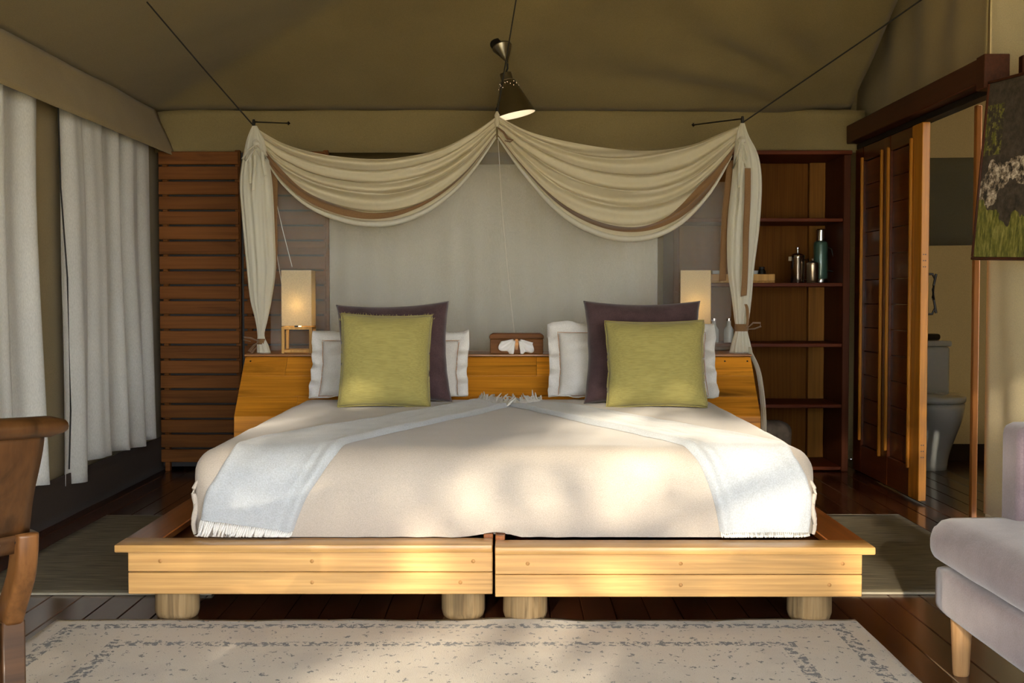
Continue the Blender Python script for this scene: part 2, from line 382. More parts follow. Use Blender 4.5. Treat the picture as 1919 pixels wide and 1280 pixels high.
# canvas band over the partition
struct(grid('trim_1', lambda u, v: (XL + (2.06 - XL) * u, 7.2 - 0.05 * v - 0.015 * nz(u * 9, v * 2) , 2.10 - 0.25 * v + 0.02 * sin(PI * u) * (1 - v)), 60, 8, M['canvas_ceiling'], thick=0.004), 'olive canvas band above the wooden partition', 'trim')
struct(grid('wall_back', lambda u, v: (XL - 0.1 + 4.4 * u, YB + 0.01 * nz(u * 8, v * 3), 3.0 * v), 40, 16, M['canvas'], thick=0.004), 'canvas wall behind the shelves and partition', 'wall')
# left wall, hem band and dark skirting
struct(grid('wall_left', lambda u, v: (XL - 0.03 + 0.012 * nz(u * 10, v * 3), -0.3 + 8.0 * u, 3.0 * v), 60, 14, M['canvas'], thick=0.004), 'tan canvas side wall behind the pale curtains', 'wall')
struct(grid('trim_2', lambda u, v: (-1.955 - 0.115 * v + 0.010 * nz(u * 14, v * 2), -0.3 + 7.48 * u, 1.83 + 0.275 * v), 80, 8, M['canvas'], thick=0.004), 'tan canvas valance hanging above the side curtains', 'trim')
struct(grid('baseboard_left', lambda u, v: (-2.045 + 0.006 * nz(u * 20, v), -0.3 + 7.9 * u, 0.20 * v), 60, 4, M['canvas_dark'], thick=0.006), 'dark brown canvas skirting along the side wall', 'baseboard')
# right wall: folded canvas before the doorway, plain above it, corner strip behind it
def rw(u, v):
    y = 5.56 - 5.9 * u; z = 0.03 + 2.97 * v
    k = sm(0.0, 0.02, u)
    return (XR + k * (0.035 * nz(u * 22 + v * 1.2, v * 1.0, 2) + 0.02 * sin((u * 60 + v * 6) * 1.0)), y, z)
struct(grid('wall_right', rw, 120, 30, M['canvas_right'], thick=0.004), 'pale tan canvas wall hanging in folds beside the doorway', 'wall')
def rw2(u, v):
    y = 5.56 + 2.14 * u; z = 1.95 + 1.05 * v
    return (XR - 0.02 + 0.10 * nz(u * 6, v * 2.2, 5) * v + 0.03 * sin(u * 26 + 2.5 * v) * v, y, z)
struct(grid('wall_over_door', rw2, 60, 16, M['canvas'], thick=0.004), 'rumpled tan canvas above the bathroom door beam', 'wall')
struct(grid('wall_corner', lambda u, v: (XR, 7.16 + 0.5 * u, 2.0 * v), 4, 6, M['canvas_bath'], thick=0.004), 'pale canvas strip between the bookcase and the sliding door', 'wall')
# bathroom shell
struct(grid('wall_bathroom_back', lambda u, v: (XR + 1.3 * u, 7.62, 2.4 * v), 8, 8, M['canvas_bath'], thick=0.004), 'tan canvas wall behind the toilet', 'wall')
struct(grid('wall_bathroom_side', lambda u, v: (XR + 1.3, 5.62 + 2.03 * u, 2.4 * v), 8, 8, M['canvas_bath'], thick=0.004), 'tan canvas far side wall of the bathroom', 'wall')
struct(grid('wall_bathroom_front', lambda u, v: (XR + 0.03 + 1.27 * u, 5.62, 2.4 * v), 6, 6, M['canvas_bath'], thick=0.004), 'canvas wall closing the bathroom towards the tent front', 'wall')
struct(box('ceiling_bathroom', XR + 0.02, XR + 1.32, 5.6, 7.65, 2.4, 2.42, M['canvas_bath'], b=0), 'canvas ceiling of the bathroom', 'ceiling')
struct(box('baseboard_bathroom', XR + 0.02, XR + 1.28, 7.58, 7.61, 0, 0.10, M['canvas_dark'], b=0.002), 'dark skirting behind the toilet', 'baseboard')
wn = struct(grid('window_1', lambda u, v: (XR + 0.1 + 0.95 * u, 7.60 - 0.004 * nz(u * 9, v * 3), 1.325 + 0.54 * v + 0.012 * u), 10, 6, M['mesh_grey'], thick=0.004), 'grey mesh window panel in the bathroom canvas', 'window')
# door beam with track, post, sliding door
bm_ = struct(box('trim_3', 1.93, 2.02, 5.13, 7.12, 1.895, 2.00, M['beam'], b=0.004), 'dark wooden beam carrying the sliding door', 'trim')
box('end_block', 1.925, 2.03, 5.04, 5.128, 1.865, 2.005, M['beam'], bm_)
box('door_track', 1.99, 2.05, 5.15, 7.12, 1.862, 1.893, M['iron'], bm_)
struct(box('trim_4', 2.095, 2.122, 5.57, 5.60, 0.0, 1.88, M['post'], b=0.004), 'honey brown wooden post at the bathroom doorway', 'trim')
struct(box('trim_5', 2.06, 2.085, 4.99, 5.03, 1.25, 1.99, M['beam'], b=0.003), 'dark wooden batten behind the picture edge', 'trim')
door = thing('door_1', 'panelled wooden sliding door standing open before the bathroom', 'door', (2.005, 6.55, 0), kind='structure')
for a, b in ((5.97, 6.12), (6.475, 6.588), (6.97, 7.12)):
    box('stile', 1.985, 2.025, a, b, 0.015, 1.86, M['door_lit'] if a < 6 else M['door'], door)
for z0, z1 in ((0.0152, 0.17), (1.78, 1.86)):
    for a, b in ((6.121, 6.474), (6.589, 6.969)): box('rail', 1.987, 2.023, a, b, z0, z1, M['door'], door)
for a, b in ((6.121, 6.474), (6.589, 6.969)):
    n = 12; z0, z1 = 0.171, 1.779
    for k in range(n):
        box('panel_board', 2.0, 2.018, a, b, z0 + (z1 - z0) * k / n + 0.001, z0 + (z1 - z0) * (k + 1) / n - 0.001, M['door'], door)
for y, zb in ((6.105, 0.16), (6.475, 0.20), (6.588, 0.155), (6.96, 0.20)):
    box('bead', 1.968, 1.985, y - 0.009, y + 0.009, zb, 1.80, M['door_lit'], door, b=0.004)
hd = tube('handle', [(2.026, 5.99, 1.125), (2.05, 5.99, 1.125), (2.062, 5.99, 1.10), (2.052, 5.99, 1.05), (2.052, 5.99, 1.01), (2.064, 5.99, 0.96), (2.05, 5.99, 0.93), (2.026, 5.99, 0.93)], 0.006, M['iron'], door)
tube('handle_bar', [(2.066, 5.985, 1.125), (2.054, 5.985, 1.07), (2.056, 5.985, 1.0), (2.068, 5.985, 0.935)], 0.006, M['iron'], hd)
for zz in (1.22, 1.19, 1.16, 0.29, 0.26, 0.23):
    for xx in (1.998, 2.008): box('screw_hole', xx - 0.0025, xx + 0.0025, 5.9685, 5.9705, zz - 0.0025, zz + 0.0025, M['black'], door, b=0)

# ================================================================ SLATTED PARTITION
sc = thing('slatted_screen', 'dark mahogany slatted wooden screen behind the bed beside the curtains', 'screen', (-1.55, 7.12, 0))
for (xa, xb) in ((-2.035, -1.575), (-1.548, -1.075)):
    sd = box_data(xa, xb, 7.09, 7.112, 0, 0.0745, 0.003, 1)
    me = bpy.data.meshes.new('slat'); me.from_pydata([Vector(v) - sc.location for v in sd[0]], [], sd[1]); me.materials.append(M['slat'])
    for k in range(21):
        o = bpy.data.objects.new('slat', me); link(o, sc); o.location.z = 0.055 + k * 0.0860
for x in (-2.02, -1.60, -1.535, -1.09): box('batten', x, x + 0.03, 7.114, 7.15, 0.0, 1.86, M['slat'], sc)
box('gap_shade_sheet', -2.04, -1.07, 7.155, 7.165, 0.02, 1.86, M['black'], sc)  # black sheet stands in for the shade behind the slat gaps

# grey curtain closing the opening behind the bed
def gc(u, v):
    x = -1.06 + 1.905 * u
    return (x, 7.14 + 0.010 * sin(u * 2 * PI * 13 + 0.6 * nz(u * 4, v)) * (0.6 + 0.4 * (1 - v)) + 0.02 * nz(u * 6, v, 3), 0.02 + 1.76 * v)
tag(grid('hanging_curtain', gc, 200, 12, M['drape_grey'], thick=0.002), 'grey pleated curtain hanging behind the headboard and net', 'curtain')

# ================================================================ LEFT CURTAINS
def drape(name, y0, y1, n, label, zb=0.22, x=-2.02, flare=0.0, seed=0, amp=0.03, front=0.0):
    def fn(u, v):
        top = v; yc = (y0 + y1) / 2; half = (y1 - y0) / 2 * (1 + flare * (1 - v))
        y = yc + (u - 0.5) * 2 * half
        a = amp * (1.0 - 0.45 * v)
        ph = u * 2 * PI * n + seed + 0.8 * nz(u * 3 + seed, v * 1.2, 1)
        xx = x + a * (sin(ph) + 0.35 * sin(2.3 * ph + seed + v) + 0.9 * nz(u * 7, v * 0.6, seed + 3)) + 0.02 * nz(u * 2.2, v * 1.5, seed) - 0.02 * v
        z = zb + (1.90 - zb) * v + (1 - v) * 0.012 * sin(u * 9 + seed) - front * (1 - v) * (1 - sm(0.16, 0.2, u))
        return (xx, y, z)
    o = grid(name, fn, 150, 30, M['drape'], thick=0.002)
    return tag(o, label, 'curtain', 'pale curtains along the side wall')
drape('side_curtain', 3.6, 5.29, 5.3, 'pale grey curtain nearest the wooden chair', seed=1.3, amp=0.035)
drape('side_curtain', 5.57, 6.88, 4.6, 'pale grey curtain next to the slatted wooden screen', seed=4.0, amp=0.03, front=0.06)
tag(tube('pull_rope', [(-2.0, 5.44, 1.9), (-2.0, 5.46, 1.5), (-1.99, 5.50, 1.1), (-1.985, 5.505, 0.5), (-1.99, 5.49, 0.24)], 0.004, M['cord'], seg=6), 'thin dark cord hanging between the two pale curtains', 'rope')
tag(tube('curtain_rail', [(-2.03, 3.9, 1.93), (-2.03, 7.0, 1.93)], 0.01, M['iron'], seg=8), 'curtain rail hidden behind the canvas valance', 'rail')

# ================================================================ BOOKCASE AND ITS CONTENTS
bc = thing('bookcase', 'tall dark reddish wooden bookcase with open shelves at the back', 'bookcase', (1.44, 7.3, 0))
X0, X1, YF, YK = 0.93, 1.95, 7.09, 7.56
box('side_panel', X0, X0 + 0.035, YF, YK, 0, 1.83, M['case_v'], bc)
box('side_panel', X1 - 0.04, X1, YF, YK, 0, 1.83, M['case_v'], bc)
box('back_panel', X0 + 0.036, X1 - 0.041, YK - 0.015, YK - 0.001, 0.03, 1.83, M['case_back'], bc)
box('rear_strip', X1 - 0.14, X1 - 0.041, YK - 0.06, YK - 0.016, 0.03, 1.83, M['case_strip'], bc)
box('top_board', X0 - 0.005, X1 + 0.005, YF - 0.01, YK, 1.8305, 1.855, M['case'], bc)
SH = [0.03, 0.392, 0.745, 1.095, 1.468]
for z in SH: box('shelf', X0 + 0.036, X1 - 0.041, YF + 0.003, YK - 0.062, z - 0.022, z, M['case'], bc)
s3 = SH[3] + 0.0
p = at(1538, 528, 7.32); th = thing('thermos_flask', 'tall green enamel flask with a steel cup lid on the bookcase shelf', 'flask', (p.x, 7.32, s3))
lathe('body', [(0.040, 0.0), (0.041, 0.004), (0.041, 0.03), (0.0415, 0.032), (0.0415, 0.225), (0.038, 0.243), (0.029, 0.25)], M['green'], th, local=True)
lathe('base_ring', [(0.0418, 0.0), (0.0422, 0.002), (0.0422, 0.024), (0.0418, 0.026)], M['steel'], th, local=True)
lathe('cup_lid', [(0.027, 0.2505), (0.029, 0.253), (0.0275, 0.315), (0.022, 0.322), (0.0, 0.323)], M['steel'], th, local=True)
tube('handle', [(0.041, 0, 0.215), (0.062, 0, 0.205), (0.076, 0, 0.16), (0.080, 0, 0.10), (0.075, 0, 0.07), (0.041, 0, 0.075)], 0.0045, M['iron'], th, local=True)
p = at(1495, 528, 7.2); fp = thing('coffee_press', 'polished steel coffee press with a plunger knob on the bookcase shelf', 'coffee press', (p.x, 7.2, s3))
lathe('body', [(0.038, 0), (0.039, 0.003), (0.039, 0.145), (0.041, 0.15), (0.0405, 0.154)], M['steel'], fp, local=True)
lid = lathe('lid', [(0.042, 0.1545), (0.041, 0.162), (0.028, 0.171), (0.006, 0.175), (0.0, 0.1752)], M['steel'], fp, local=True)
lathe('plunger', [(0.004, 0.1755), (0.004, 0.195), (0.009, 0.198), (0.009, 0.207), (0.0, 0.21)], M['steel'], lid, local=True)
tube('handle', [(0.039, 0, 0.135), (0.062, 0, 0.140), (0.066, 0, 0.10), (0.058, 0, 0.05), (0.062, 0, 0.012), (0.039, 0, 0.02)], 0.005, M['steel'], fp, local=True)
prism('spout', [(-0.008, 0.13), (0.008, 0.13), (0.012, 0.154), (-0.012, 0.154)], -0.056, -0.036, 'x', M['steel'], fp, local=True, b=0)
p = at(1523, 528, 7.16); cn = thing('canister', 'small pewter canister with a knob lid between press and flask', 'canister', (p.x, 7.16, s3))
lathe('body', [(0.033, 0), (0.034, 0.004), (0.031, 0.010), (0.034, 0.016), (0.0335, 0.10), (0.034, 0.106)], M['pewter'], cn, local=True)
lathe('lid', [(0.035, 0.1065), (0.034, 0.116), (0.012, 0.126), (0.005, 0.13), (0.007, 0.14), (0.0, 0.143)], M['pewter'], cn, local=True)
p0, p1 = at(1310, 528, 7.25), at(1446, 528, 7.25); ty = thing('wooden_tray', 'honey wooden tray of cups on the bookcase shelf beside the net', 'tray', ((p0.x + p1.x) / 2, 7.25, s3))
w_ = (p1.x - p0.x) / 2
box('tray_bottom', -w_, w_, -0.1, 0.1, 0.0, 0.01, M['lampwood'], ty, local=True)
for y in (-0.1, 0.09): box('tray_side', -w_, w_, y, y + 0.01, 0.0105, 0.052, M['lampwood'], ty, local=True)
for x in (-w_, w_ - 0.01): box('tray_side', x, x + 0.01, -0.089, 0.089, 0.0105, 0.052, M['lampwood'], ty, local=True)
CUP = [(0.018, 0), (0.02, 0.004), (0.033, 0.05), (0.036, 0.062), (0.033, 0.062), (0.026, 0.02), (0.0, 0.015)]
for i, (x, lab) in enumerate(((-0.11, 'white cup in the wooden tray seen through the net'), (0.10, 'white cup in the wooden tray nearest the bookcase opening'))):
    o = lathe('cup', CUP, M['porcelain'], c=(ty.location.x + x, 7.24, s3 + 0.011), seg=20); tag(o, lab, 'cup', 'cups in the wooden tray')
for i, (x, h, lab) in enumerate(((0.165, 0.085, 'small dark jar standing in the wooden tray at its end'), (0.04, 0.07, 'small dark jar standing in the middle of the wooden tray'))):
    o = lathe('jar', [(0.022, 0), (0.024, 0.004), (0.024, h * 0.7), (0.015, h * 0.85), (0.017, h), (0, h)], M['black'], c=(ty.location.x + x, 7.29, s3 + 0.011), seg=16); tag(o, lab, 'jar', 'jars in the wooden tray')
for x_, lab in ((1338, 'clear bottle on the lower shelf behind the net beside the lamp'), (1366, 'clear bottle on the lower shelf behind the net beside the tied bunch')):
    p = at(x_, 640, 7.25); bt = thing('bottle', lab, 'bottle', (p.x, 7.25, SH[2]), group='bottles behind the net')
    lathe('bottle_body', [(0.028, 0), (0.03, 0.005), (0.03, 0.075), (0.014, 0.10), (0.012, 0.125), (0.014, 0.127)], M['glass'], bt, local=True, seg=18)
    lathe('bottle_cap', [(0.015, 0.1275), (0.015, 0.142), (0, 0.143)], M['steel'], bt, local=True, seg=18)
def rock(u, v):
    a = u * 2 * PI; ph = (v - 0.5) * PI; ex = lambda t: math.copysign(abs(t) ** 0.5, t)
    d = 1 + 0.10 * nz(cos(a) * 2, sin(a) * 2, v * 4)
    return (1.50 + 0.155 * ex(cos(ph)) * ex(cos(a)) * d, 7.27 + 0.11 * ex(cos(ph)) * ex(sin(a)) * d, 0.03 + 0.125 + 0.125 * ex(sin(ph)) * (d if v > 0.3 else 1))
tag(grid('stone_block', rock, 28, 16, M['stone'], closed_u=True, cap=True), 'rough grey stone block on the lowest bookcase shelf', 'stone')

# ================================================================ BATHROOM
to = thing('toilet', 'pale porcelain toilet seen through the bathroom doorway', 'toilet', (2.46, 7.25, 0))
def bowl(u, v):
    a = u * 2 * PI; t = v
    hw = 0.115 + 0.075 * sm(0, 1, t); f_ = 0.13 + 0.20 * sm(0, 1, t); x = hw * cos(a); s_ = sin(a)
    y = (0.22 if s_ > 0 else -f_) * 0 + (0.20 * s_ if s_ > 0 else f_ * s_)
    return (x * (1 if abs(cos(a)) < 2 else 1), y, 0.40 * t)
grid('bowl', bowl, 40, 14, M['porcelain'], to, True, closed_u=True, cap=True)
def lidf(u, v):
    a = u * 2 * PI; s_ = sin(a); k = (0.98, 1.02, 1.02, 0.97, 0.0)[int(v * 4 + 0.01)]; z = (0.405, 0.412, 0.436, 0.445, 0.447)[int(v * 4 + 0.01)]
    return (0.192 * k * cos(a), (0.10 * s_ if s_ > 0 else 0.335 * s_) * k, z)
grid('seat_lid', lidf, 40, 4, M['porcelain'], to, True, closed_u=True)
box('cistern', -0.178, 0.178, 0.125, 0.30, 0.402, 0.715, M['porcelain'], to, b=0.02, seg=3, local=True)
box('cistern_lid', -0.186, 0.186, 0.118, 0.307, 0.7155, 0.75, M['porcelain'], to, b=0.01, seg=2, local=True)
tag(box('folded_cloth', 2.44, 2.60, 7.43, 7.52, 0.751, 0.79, M['black'], b=0.015, seg=2), 'small black folded cloth on the toilet cistern', 'cloth')
# the exec continues with the bed

# ================================================================ BED
def bed_unit(xa, xb, yf, side, label):
    t = thing('platform_bed', label, 'bed', ((xa + xb) / 2, yf, 0), group='twin bed frames pushed together')
    ox = -1 if side == 'left' else 1                        # which side has the outer ledge
    zt, zc, zj, zb = 0.253, 0.229, 0.162, 0.093; yb = 5.72
    for z0, z1 in ((zb, zj - 0.0008), (zj + 0.0008, zc - 0.0005)): box('front_plank', xa, xb, yf, yf + 0.028, z0, z1, M['honey'], t, b=0.002)
    e0 = xa - (0.032 if ox < 0 else 0); e1 = xb + (0.032 if ox > 0 else 0)
    box('front_ledge', e0, e1, yf - 0.032, yf + 0.085, zc, zt, M['honey'], t, b=0.004, seg=2)
    xo = xa if ox < 0 else xb; so_ = sorted((xo + ox * 0.032, xo - ox * 0.085))
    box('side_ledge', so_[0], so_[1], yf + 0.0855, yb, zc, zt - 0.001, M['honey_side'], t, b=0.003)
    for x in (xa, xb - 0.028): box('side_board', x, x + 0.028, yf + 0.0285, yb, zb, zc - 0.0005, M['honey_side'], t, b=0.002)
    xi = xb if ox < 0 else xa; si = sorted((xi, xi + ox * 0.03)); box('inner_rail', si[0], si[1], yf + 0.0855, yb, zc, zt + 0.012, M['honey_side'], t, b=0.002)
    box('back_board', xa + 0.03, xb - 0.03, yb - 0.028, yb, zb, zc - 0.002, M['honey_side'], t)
    box('deck', xa + 0.029, xb - 0.029, yf + 0.03, yb - 0.03, 0.20, 0.222, M['door'], t)
    for x, zz in ((xa + 0.10, 0), (xa + 0.57, 1), (xb - 0.06, 0), (xb - 0.10, 1), (xa + 0.57, 0)):
        z = 0.130 if zz else 0.196
        v, f = tube_data([(x, yf - 0.0008, z), (x, yf + 0.004, z)], 0.0062, 10, up=Vector((0, 0, 1))); mk('dowel', v, f, M['dowel'], t)
    return t
def foot(parent, x, y, r=0.069, h=0.0925, sd=0):
    prof = [(r * 0.84, 0), (r * 0.93, 0.006), (r, 0.022), (r * 1.0, 0.06), (r * 0.985, h)]
    vs = []; fs = []; sg = 26
    for rr, z in prof:
        for k in range(sg):
            a = 2 * PI * k / sg; q = rr * (1 + 0.03 * nz(cos(a) * 2 + sd, sin(a) * 2, sd)); vs.append((x + q * cos(a), y + q * sin(a), z))
    for i in range(len(prof) - 1):
        for k in range(sg): fs.append((i * sg + k, i * sg + (k + 1) % sg, (i + 1) * sg + (k + 1) % sg, (i + 1) * sg + k))
    fs.append(tuple(range(sg))[::-1]); fs.append(tuple((len(prof) - 1) * sg + k for k in range(sg)))
    return mk('log_foot', vs, fs, M['log'], parent, auto=40)
bl = bed_unit(-1.190, -0.060, 3.775, 'left', 'honey wooden platform bed frame on log feet, on the curtain side')
br = bed_unit(-0.052, 1.075, 3.74, 'right', 'honey wooden platform bed frame on log feet, on the sofa side')
for k, (u_, px_, yy) in enumerate(((bl, 328, 3.872), (bl, 868, 3.872), (br, 985, 3.845), (br, 1522, 3.845))):
    x = (px_ - 960) / F * yy; foot(u_, x, yy, sd=k * 3.1); foot(u_, x, 5.55, sd=k * 3.1 + 20)

# headboard: a sloped front of staggered boards, a broad shelf on top
XH0, XH1 = -1.308, 1.170
hb = thing('headboard', 'amber wooden headboard with sloped board front and shelf top', 'headboard', ((XH0 + XH1) / 2, 6.0, 0))
prof = [(5.752, 0.02), (5.752, 0.24), (5.752, 0.345), (5.756, 0.452), (5.838, 0.54), (5.925, 0.632), (6.012, 0.720)]
joints = [[], [-0.6, 0.2], [-0.95, -0.1, 0.75], [-1.02, -0.2, 0.55, 0.92], [-0.72, 0.25, 0.68], [-1.1, 0.12, 0.95], [-0.9, -0.3, 0.6]]
for r in range(len(prof) - 1):
    (ya, za), (yb, zb) = prof[r], prof[r + 1]; d = Vector((yb - ya, zb - za)).normalized(); n_ = Vector((d.y, -d.x)) * 0.022
    poly = [(ya, za + 0.0005), (yb, zb - 0.0005), (yb + n_.x, zb - 0.0005 + n_.y), (ya + n_.x, za + 0.0005 + n_.y)]
    xs = [XH0] + joints[r] + [XH1]
    for a, b in zip(xs, xs[1:]): prism('board', poly, a + 0.0004, b - 0.0004, 'x', M['head'], hb, b=0.0012)
box('shelf_top', XH0 - 0.004, XH1 + 0.004, 6.004, 6.38, 0.7215, 0.734, M['ledge'], hb, b=0.003)
for xa in (XH0 + 0.002, XH1 - 0.022):
    prism('side_panel', [(5.778, 0.0), (6.37, 0.0), (6.37, 0.720), (6.036, 0.720), (5.865, 0.535), (5.782, 0.445)], xa, xa + 0.02, 'x', M['head'], hb)
box('rear_panel', XH0 + 0.023, XH1 - 0.023, 6.355, 6.375, 0.0, 0.720, M['head'], hb)
for x in (XH0 + 0.03, XH0 + 0.34, 0.45, 0.78, XH1 - 0.13, XH1 - 0.02):
    for (y, z) in ((5.757, 0.40), (5.99, 0.70)):
        v, f = tube_data([(x, y - 0.002, z), (x, y + 0.006, z)], 0.004, 8); mk('nail', v, f, M['black'], hb)

# bedspread over the mattress: a soft rounded box
BX0, BX1, BY0, BY1, BZ0, BZ1 = -1.018, 0.968, 3.855, 5.742, 0.2545, 0.533
def rnd(p):
    r = 0.085; q = Vector((min(max(p.x, BX0 + r), BX1 - r), min(max(p.y, BY0 + r), BY1 - 0.01), min(max(p.z, BZ0 + 0.02), BZ1 - r)))
    d = p - q
    if d.length > 1e-6: p = q + d.normalized() * min(r, d.length if (p.y > BY1 - 0.02 or p.z < BZ0 + 0.03) else r)
    cx = (p.x - BX0) / (BX1 - BX0); cy = (p.y - BY0) / (BY1 - BY0)
    up = max(0, (p.z - BZ0) / (BZ1 - BZ0))
    b = 0.010 * sin(PI * min(max(cx, 0), 1)) * sin(PI * min(max(cy, 0), 1)) ** 0.5 if up > 0.9 and 0 < cy < 1 else 0
    # front belly, small creases
    fr = sm(BY0 + 0.09, BY0, p.y)
    p = p + Vector((0, -0.022 * fr * sin(PI * min(1, up * 1.05)), b))
    w = 0.0035 * nz(p.x * 4, p.y * 4, p.z * 6) + 0.002 * nz(p.x * 11, p.y * 9, p.z * 14)
    lift = sm(0.10, 0.0, abs(p.x + 0.055)) * sm(0.06, 0, p.z - BZ0) * fr        # hem lifted over the rail ends
    crease = 0.006 * fr * sm(0.09, 0.0, p.z - BZ0) * sin(p.x * 60 + p.z * 150 * (1 if p.x < -0.05 else -1)) * sm(0.55, 0.05, abs(p.x + 0.1))
    return p + Vector((0, -w * fr - crease, w * (1 - fr) + 0.016 * lift))
def S_(x, t):
    """point of the spread: t runs up the front, then back over the top"""
    hgt = BZ1 - BZ0
    return rnd(Vector((x, BY0, BZ0 + t))) if t < hgt else rnd(Vector((x, BY0 + t - hgt, BZ1)))
def spread():
    bm = bmesh.new(); nx, ny, nz_ = 72, 66, 12
    def face(fn, a, b):
        g = [[bm.verts.new(fn(i / a, j / b)) for i in range(a + 1)] for j in range(b + 1)]
        for j in range(b):
            for i in range(a): bm.faces.new((g[j][i], g[j][i + 1], g[j + 1][i + 1], g[j + 1][i]))
    X = lambda u: BX0 + (BX1 - BX0) * u; Y = lambda u: BY0 + (BY1 - BY0) * u; Z = lambda u: BZ0 + (BZ1 - BZ0) * u
    face(lambda u, v: Vector((X(u), Y(v), BZ1)), nx, ny); face(lambda u, v: Vector((X(u), BY0, Z(v))), nx, nz_)
    face(lambda u, v: Vector((BX0, Y(1 - u), Z(v))), ny, nz_); face(lambda u, v: Vector((BX1, Y(u), Z(v))), ny, nz_)
    bmesh.ops.remove_doubles(bm, verts=bm.verts[:], dist=1e-5)
    for v in bm.verts: v.co = rnd(v.co)
    bmesh.ops.recalc_face_normals(bm, faces=bm.faces[:]); return bm_data(bm)
v, f = spread(); sp_ = thing('bedspread', 'plain beige bedspread fitted over the wide double mattress', 'bedspread', (-0.025, 4.8, BZ0))
mk('cover', v, f, M['spread'], sp_)
for x, sgn in ((BX0, -1), (BX1, 1)):
    pts = [Vector((x + sgn * (-0.012 + 0.004 * sin(k * 0.9)), 3.868 + 0.004 * cos(k), 0.262 + 0.195 * k / 12)) for k in range(13)]
    pts = [p_ + Vector((-sgn * 0.03 * max(0, (k - 8) / 4) ** 2, 0.01 * max(0, (k - 8) / 4), 0)) for k, p_ in enumerate(pts)]
    tube('corner_fold', pts, [0.004 + 0.005 * sin(PI * min(1, (k + 1) / 12)) * (1 + 0.2 * sin(k * 2.1)) for k in range(13)], M['spread'], sp_, seg=10)
box('mattress_side', BX0 + 0.03, BX1 - 0.03, BY0 + 0.04, BY1 - 0.01, BZ0, 0.42, M['linen'], sp_, b=0.01)

# throws: folded strips lying diagonally over the bed, tasselled at both ends
def throw(name, inner, outer, label, seed, end_spread):
    t = thing(name, label, 'throw', (0, 4.3, BZ1), group='pale folded throws on the bed'); HT = BZ1 - BZ0
    def P(u, v, off):
        a = spl(outer, u); b = spl(inner, u); p = a.lerp(b, v); q = S_(p.x, p.y)
        e = 0.01; nx = S_(p.x + e, p.y) - S_(p.x - e, p.y); nt = S_(p.x, p.y + e) - S_(p.x, p.y - e); n = nx.cross(nt).normalized()
        return q + n * off
    t.location = P(0.5, 0.5, 0)
    def top(u, v):
        fold = 0.010 * math.exp(-((v - 0.93) / 0.05) ** 2) + 0.004 * math.exp(-((v - 0.80) / 0.03) ** 2) + 0.004 * math.exp(-((v - 0.04) / 0.04) ** 2)
        edge = sm(0, 0.03, v) * sm(1, 0.97, v)
        return P(u, v, 0.002 + edge * (0.008 + fold + 0.003 * nz(u * 9, v * 4, seed) + 0.002 * nz(u * 30, v * 14, seed)))
    grid('cloth', top, 120, 36, M['throw'], t)
    parts = []
    rg = random.Random(seed)
    for end in (0, 1):
        for k in range(46):
            v = (k + 0.5) / 46; base = P(end, v, 0.008); nxt = P(0.02 if end == 0 else 0.98, v, 0.008); d = (base - nxt).normalized()
            L = rg.uniform(0.04, 0.075) if end else rg.uniform(0.04, 0.06) + 0.035 * max(0, 1 - v * 5); pts = []; sd = Vector((rg.uniform(-1, 1), 0, rg.uniform(-0.2, 1.0) if end else 0)) * (0.5 if end else 0.25)
            for j in range(6):
                s_ = j / 5; q = base + d * L * s_ + sd * L * s_ * s_ + Vector((0, -0.006 * sin(PI * s_), 0.016 * s_ * rg.uniform(0.2, 1) if end else 0))
                if end == 0: q.z = max(q.z, 0.262); q.y -= 0.016 * s_
                else: q.z = max(q.z, BZ1 + 0.012 + 0.004 * rg.random())
                pts.append(q)
            q_ = 1.5 if end else 1.15; parts.append(tube_data(pts, [q_ * k_ for k_ in (0.0022, 0.0035, 0.004, 0.0038, 0.003, 0.0012)], 5))
    v, f = merge(parts); fr = mk('fringe', v, f, M['fringe'], t); fr['kind'] = 'stuff'
    return t
HT = BZ1 - BZ0
def T(y): return HT + y - BY0
throw('bed_throw',
      [Vector(p) for p in ((-0.690, 0.022), (-0.645, 0.13), (-0.570, 0.255), (-0.505, T(4.04)), (-0.33, T(4.45)), (-0.13, T(4.90)), (-0.02, T(5.20)))],
      [Vector(p) for p in ((-0.985, 0.062), (-0.965, 0.14), (-0.905, 0.255), (-0.84, T(4.15)), (-0.61, T(4.55)), (-0.35, T(5.12)), (-0.16, T(5.58)))],
      'pale grey tasselled throw draped over the bed corner on the curtain side', 3, 0)
throw('bed_throw',
      [Vector(p) for p in ((0.655, 0.022), (0.63, 0.13), (0.585, 0.255), (0.50, T(4.06)), (0.31, T(4.48)), (0.12, T(4.95)), (-0.01, T(5.26)))],
      [Vector(p) for p in ((0.950, 0.020), (0.955, 0.13), (0.905, 0.255), (0.84, T(4.10)), (0.58, T(4.62)), (0.36, T(5.10)), (0.14, T(5.50)))],
      'pale grey tasselled throw draped over the bed corner on the sofa side', 11, 0)

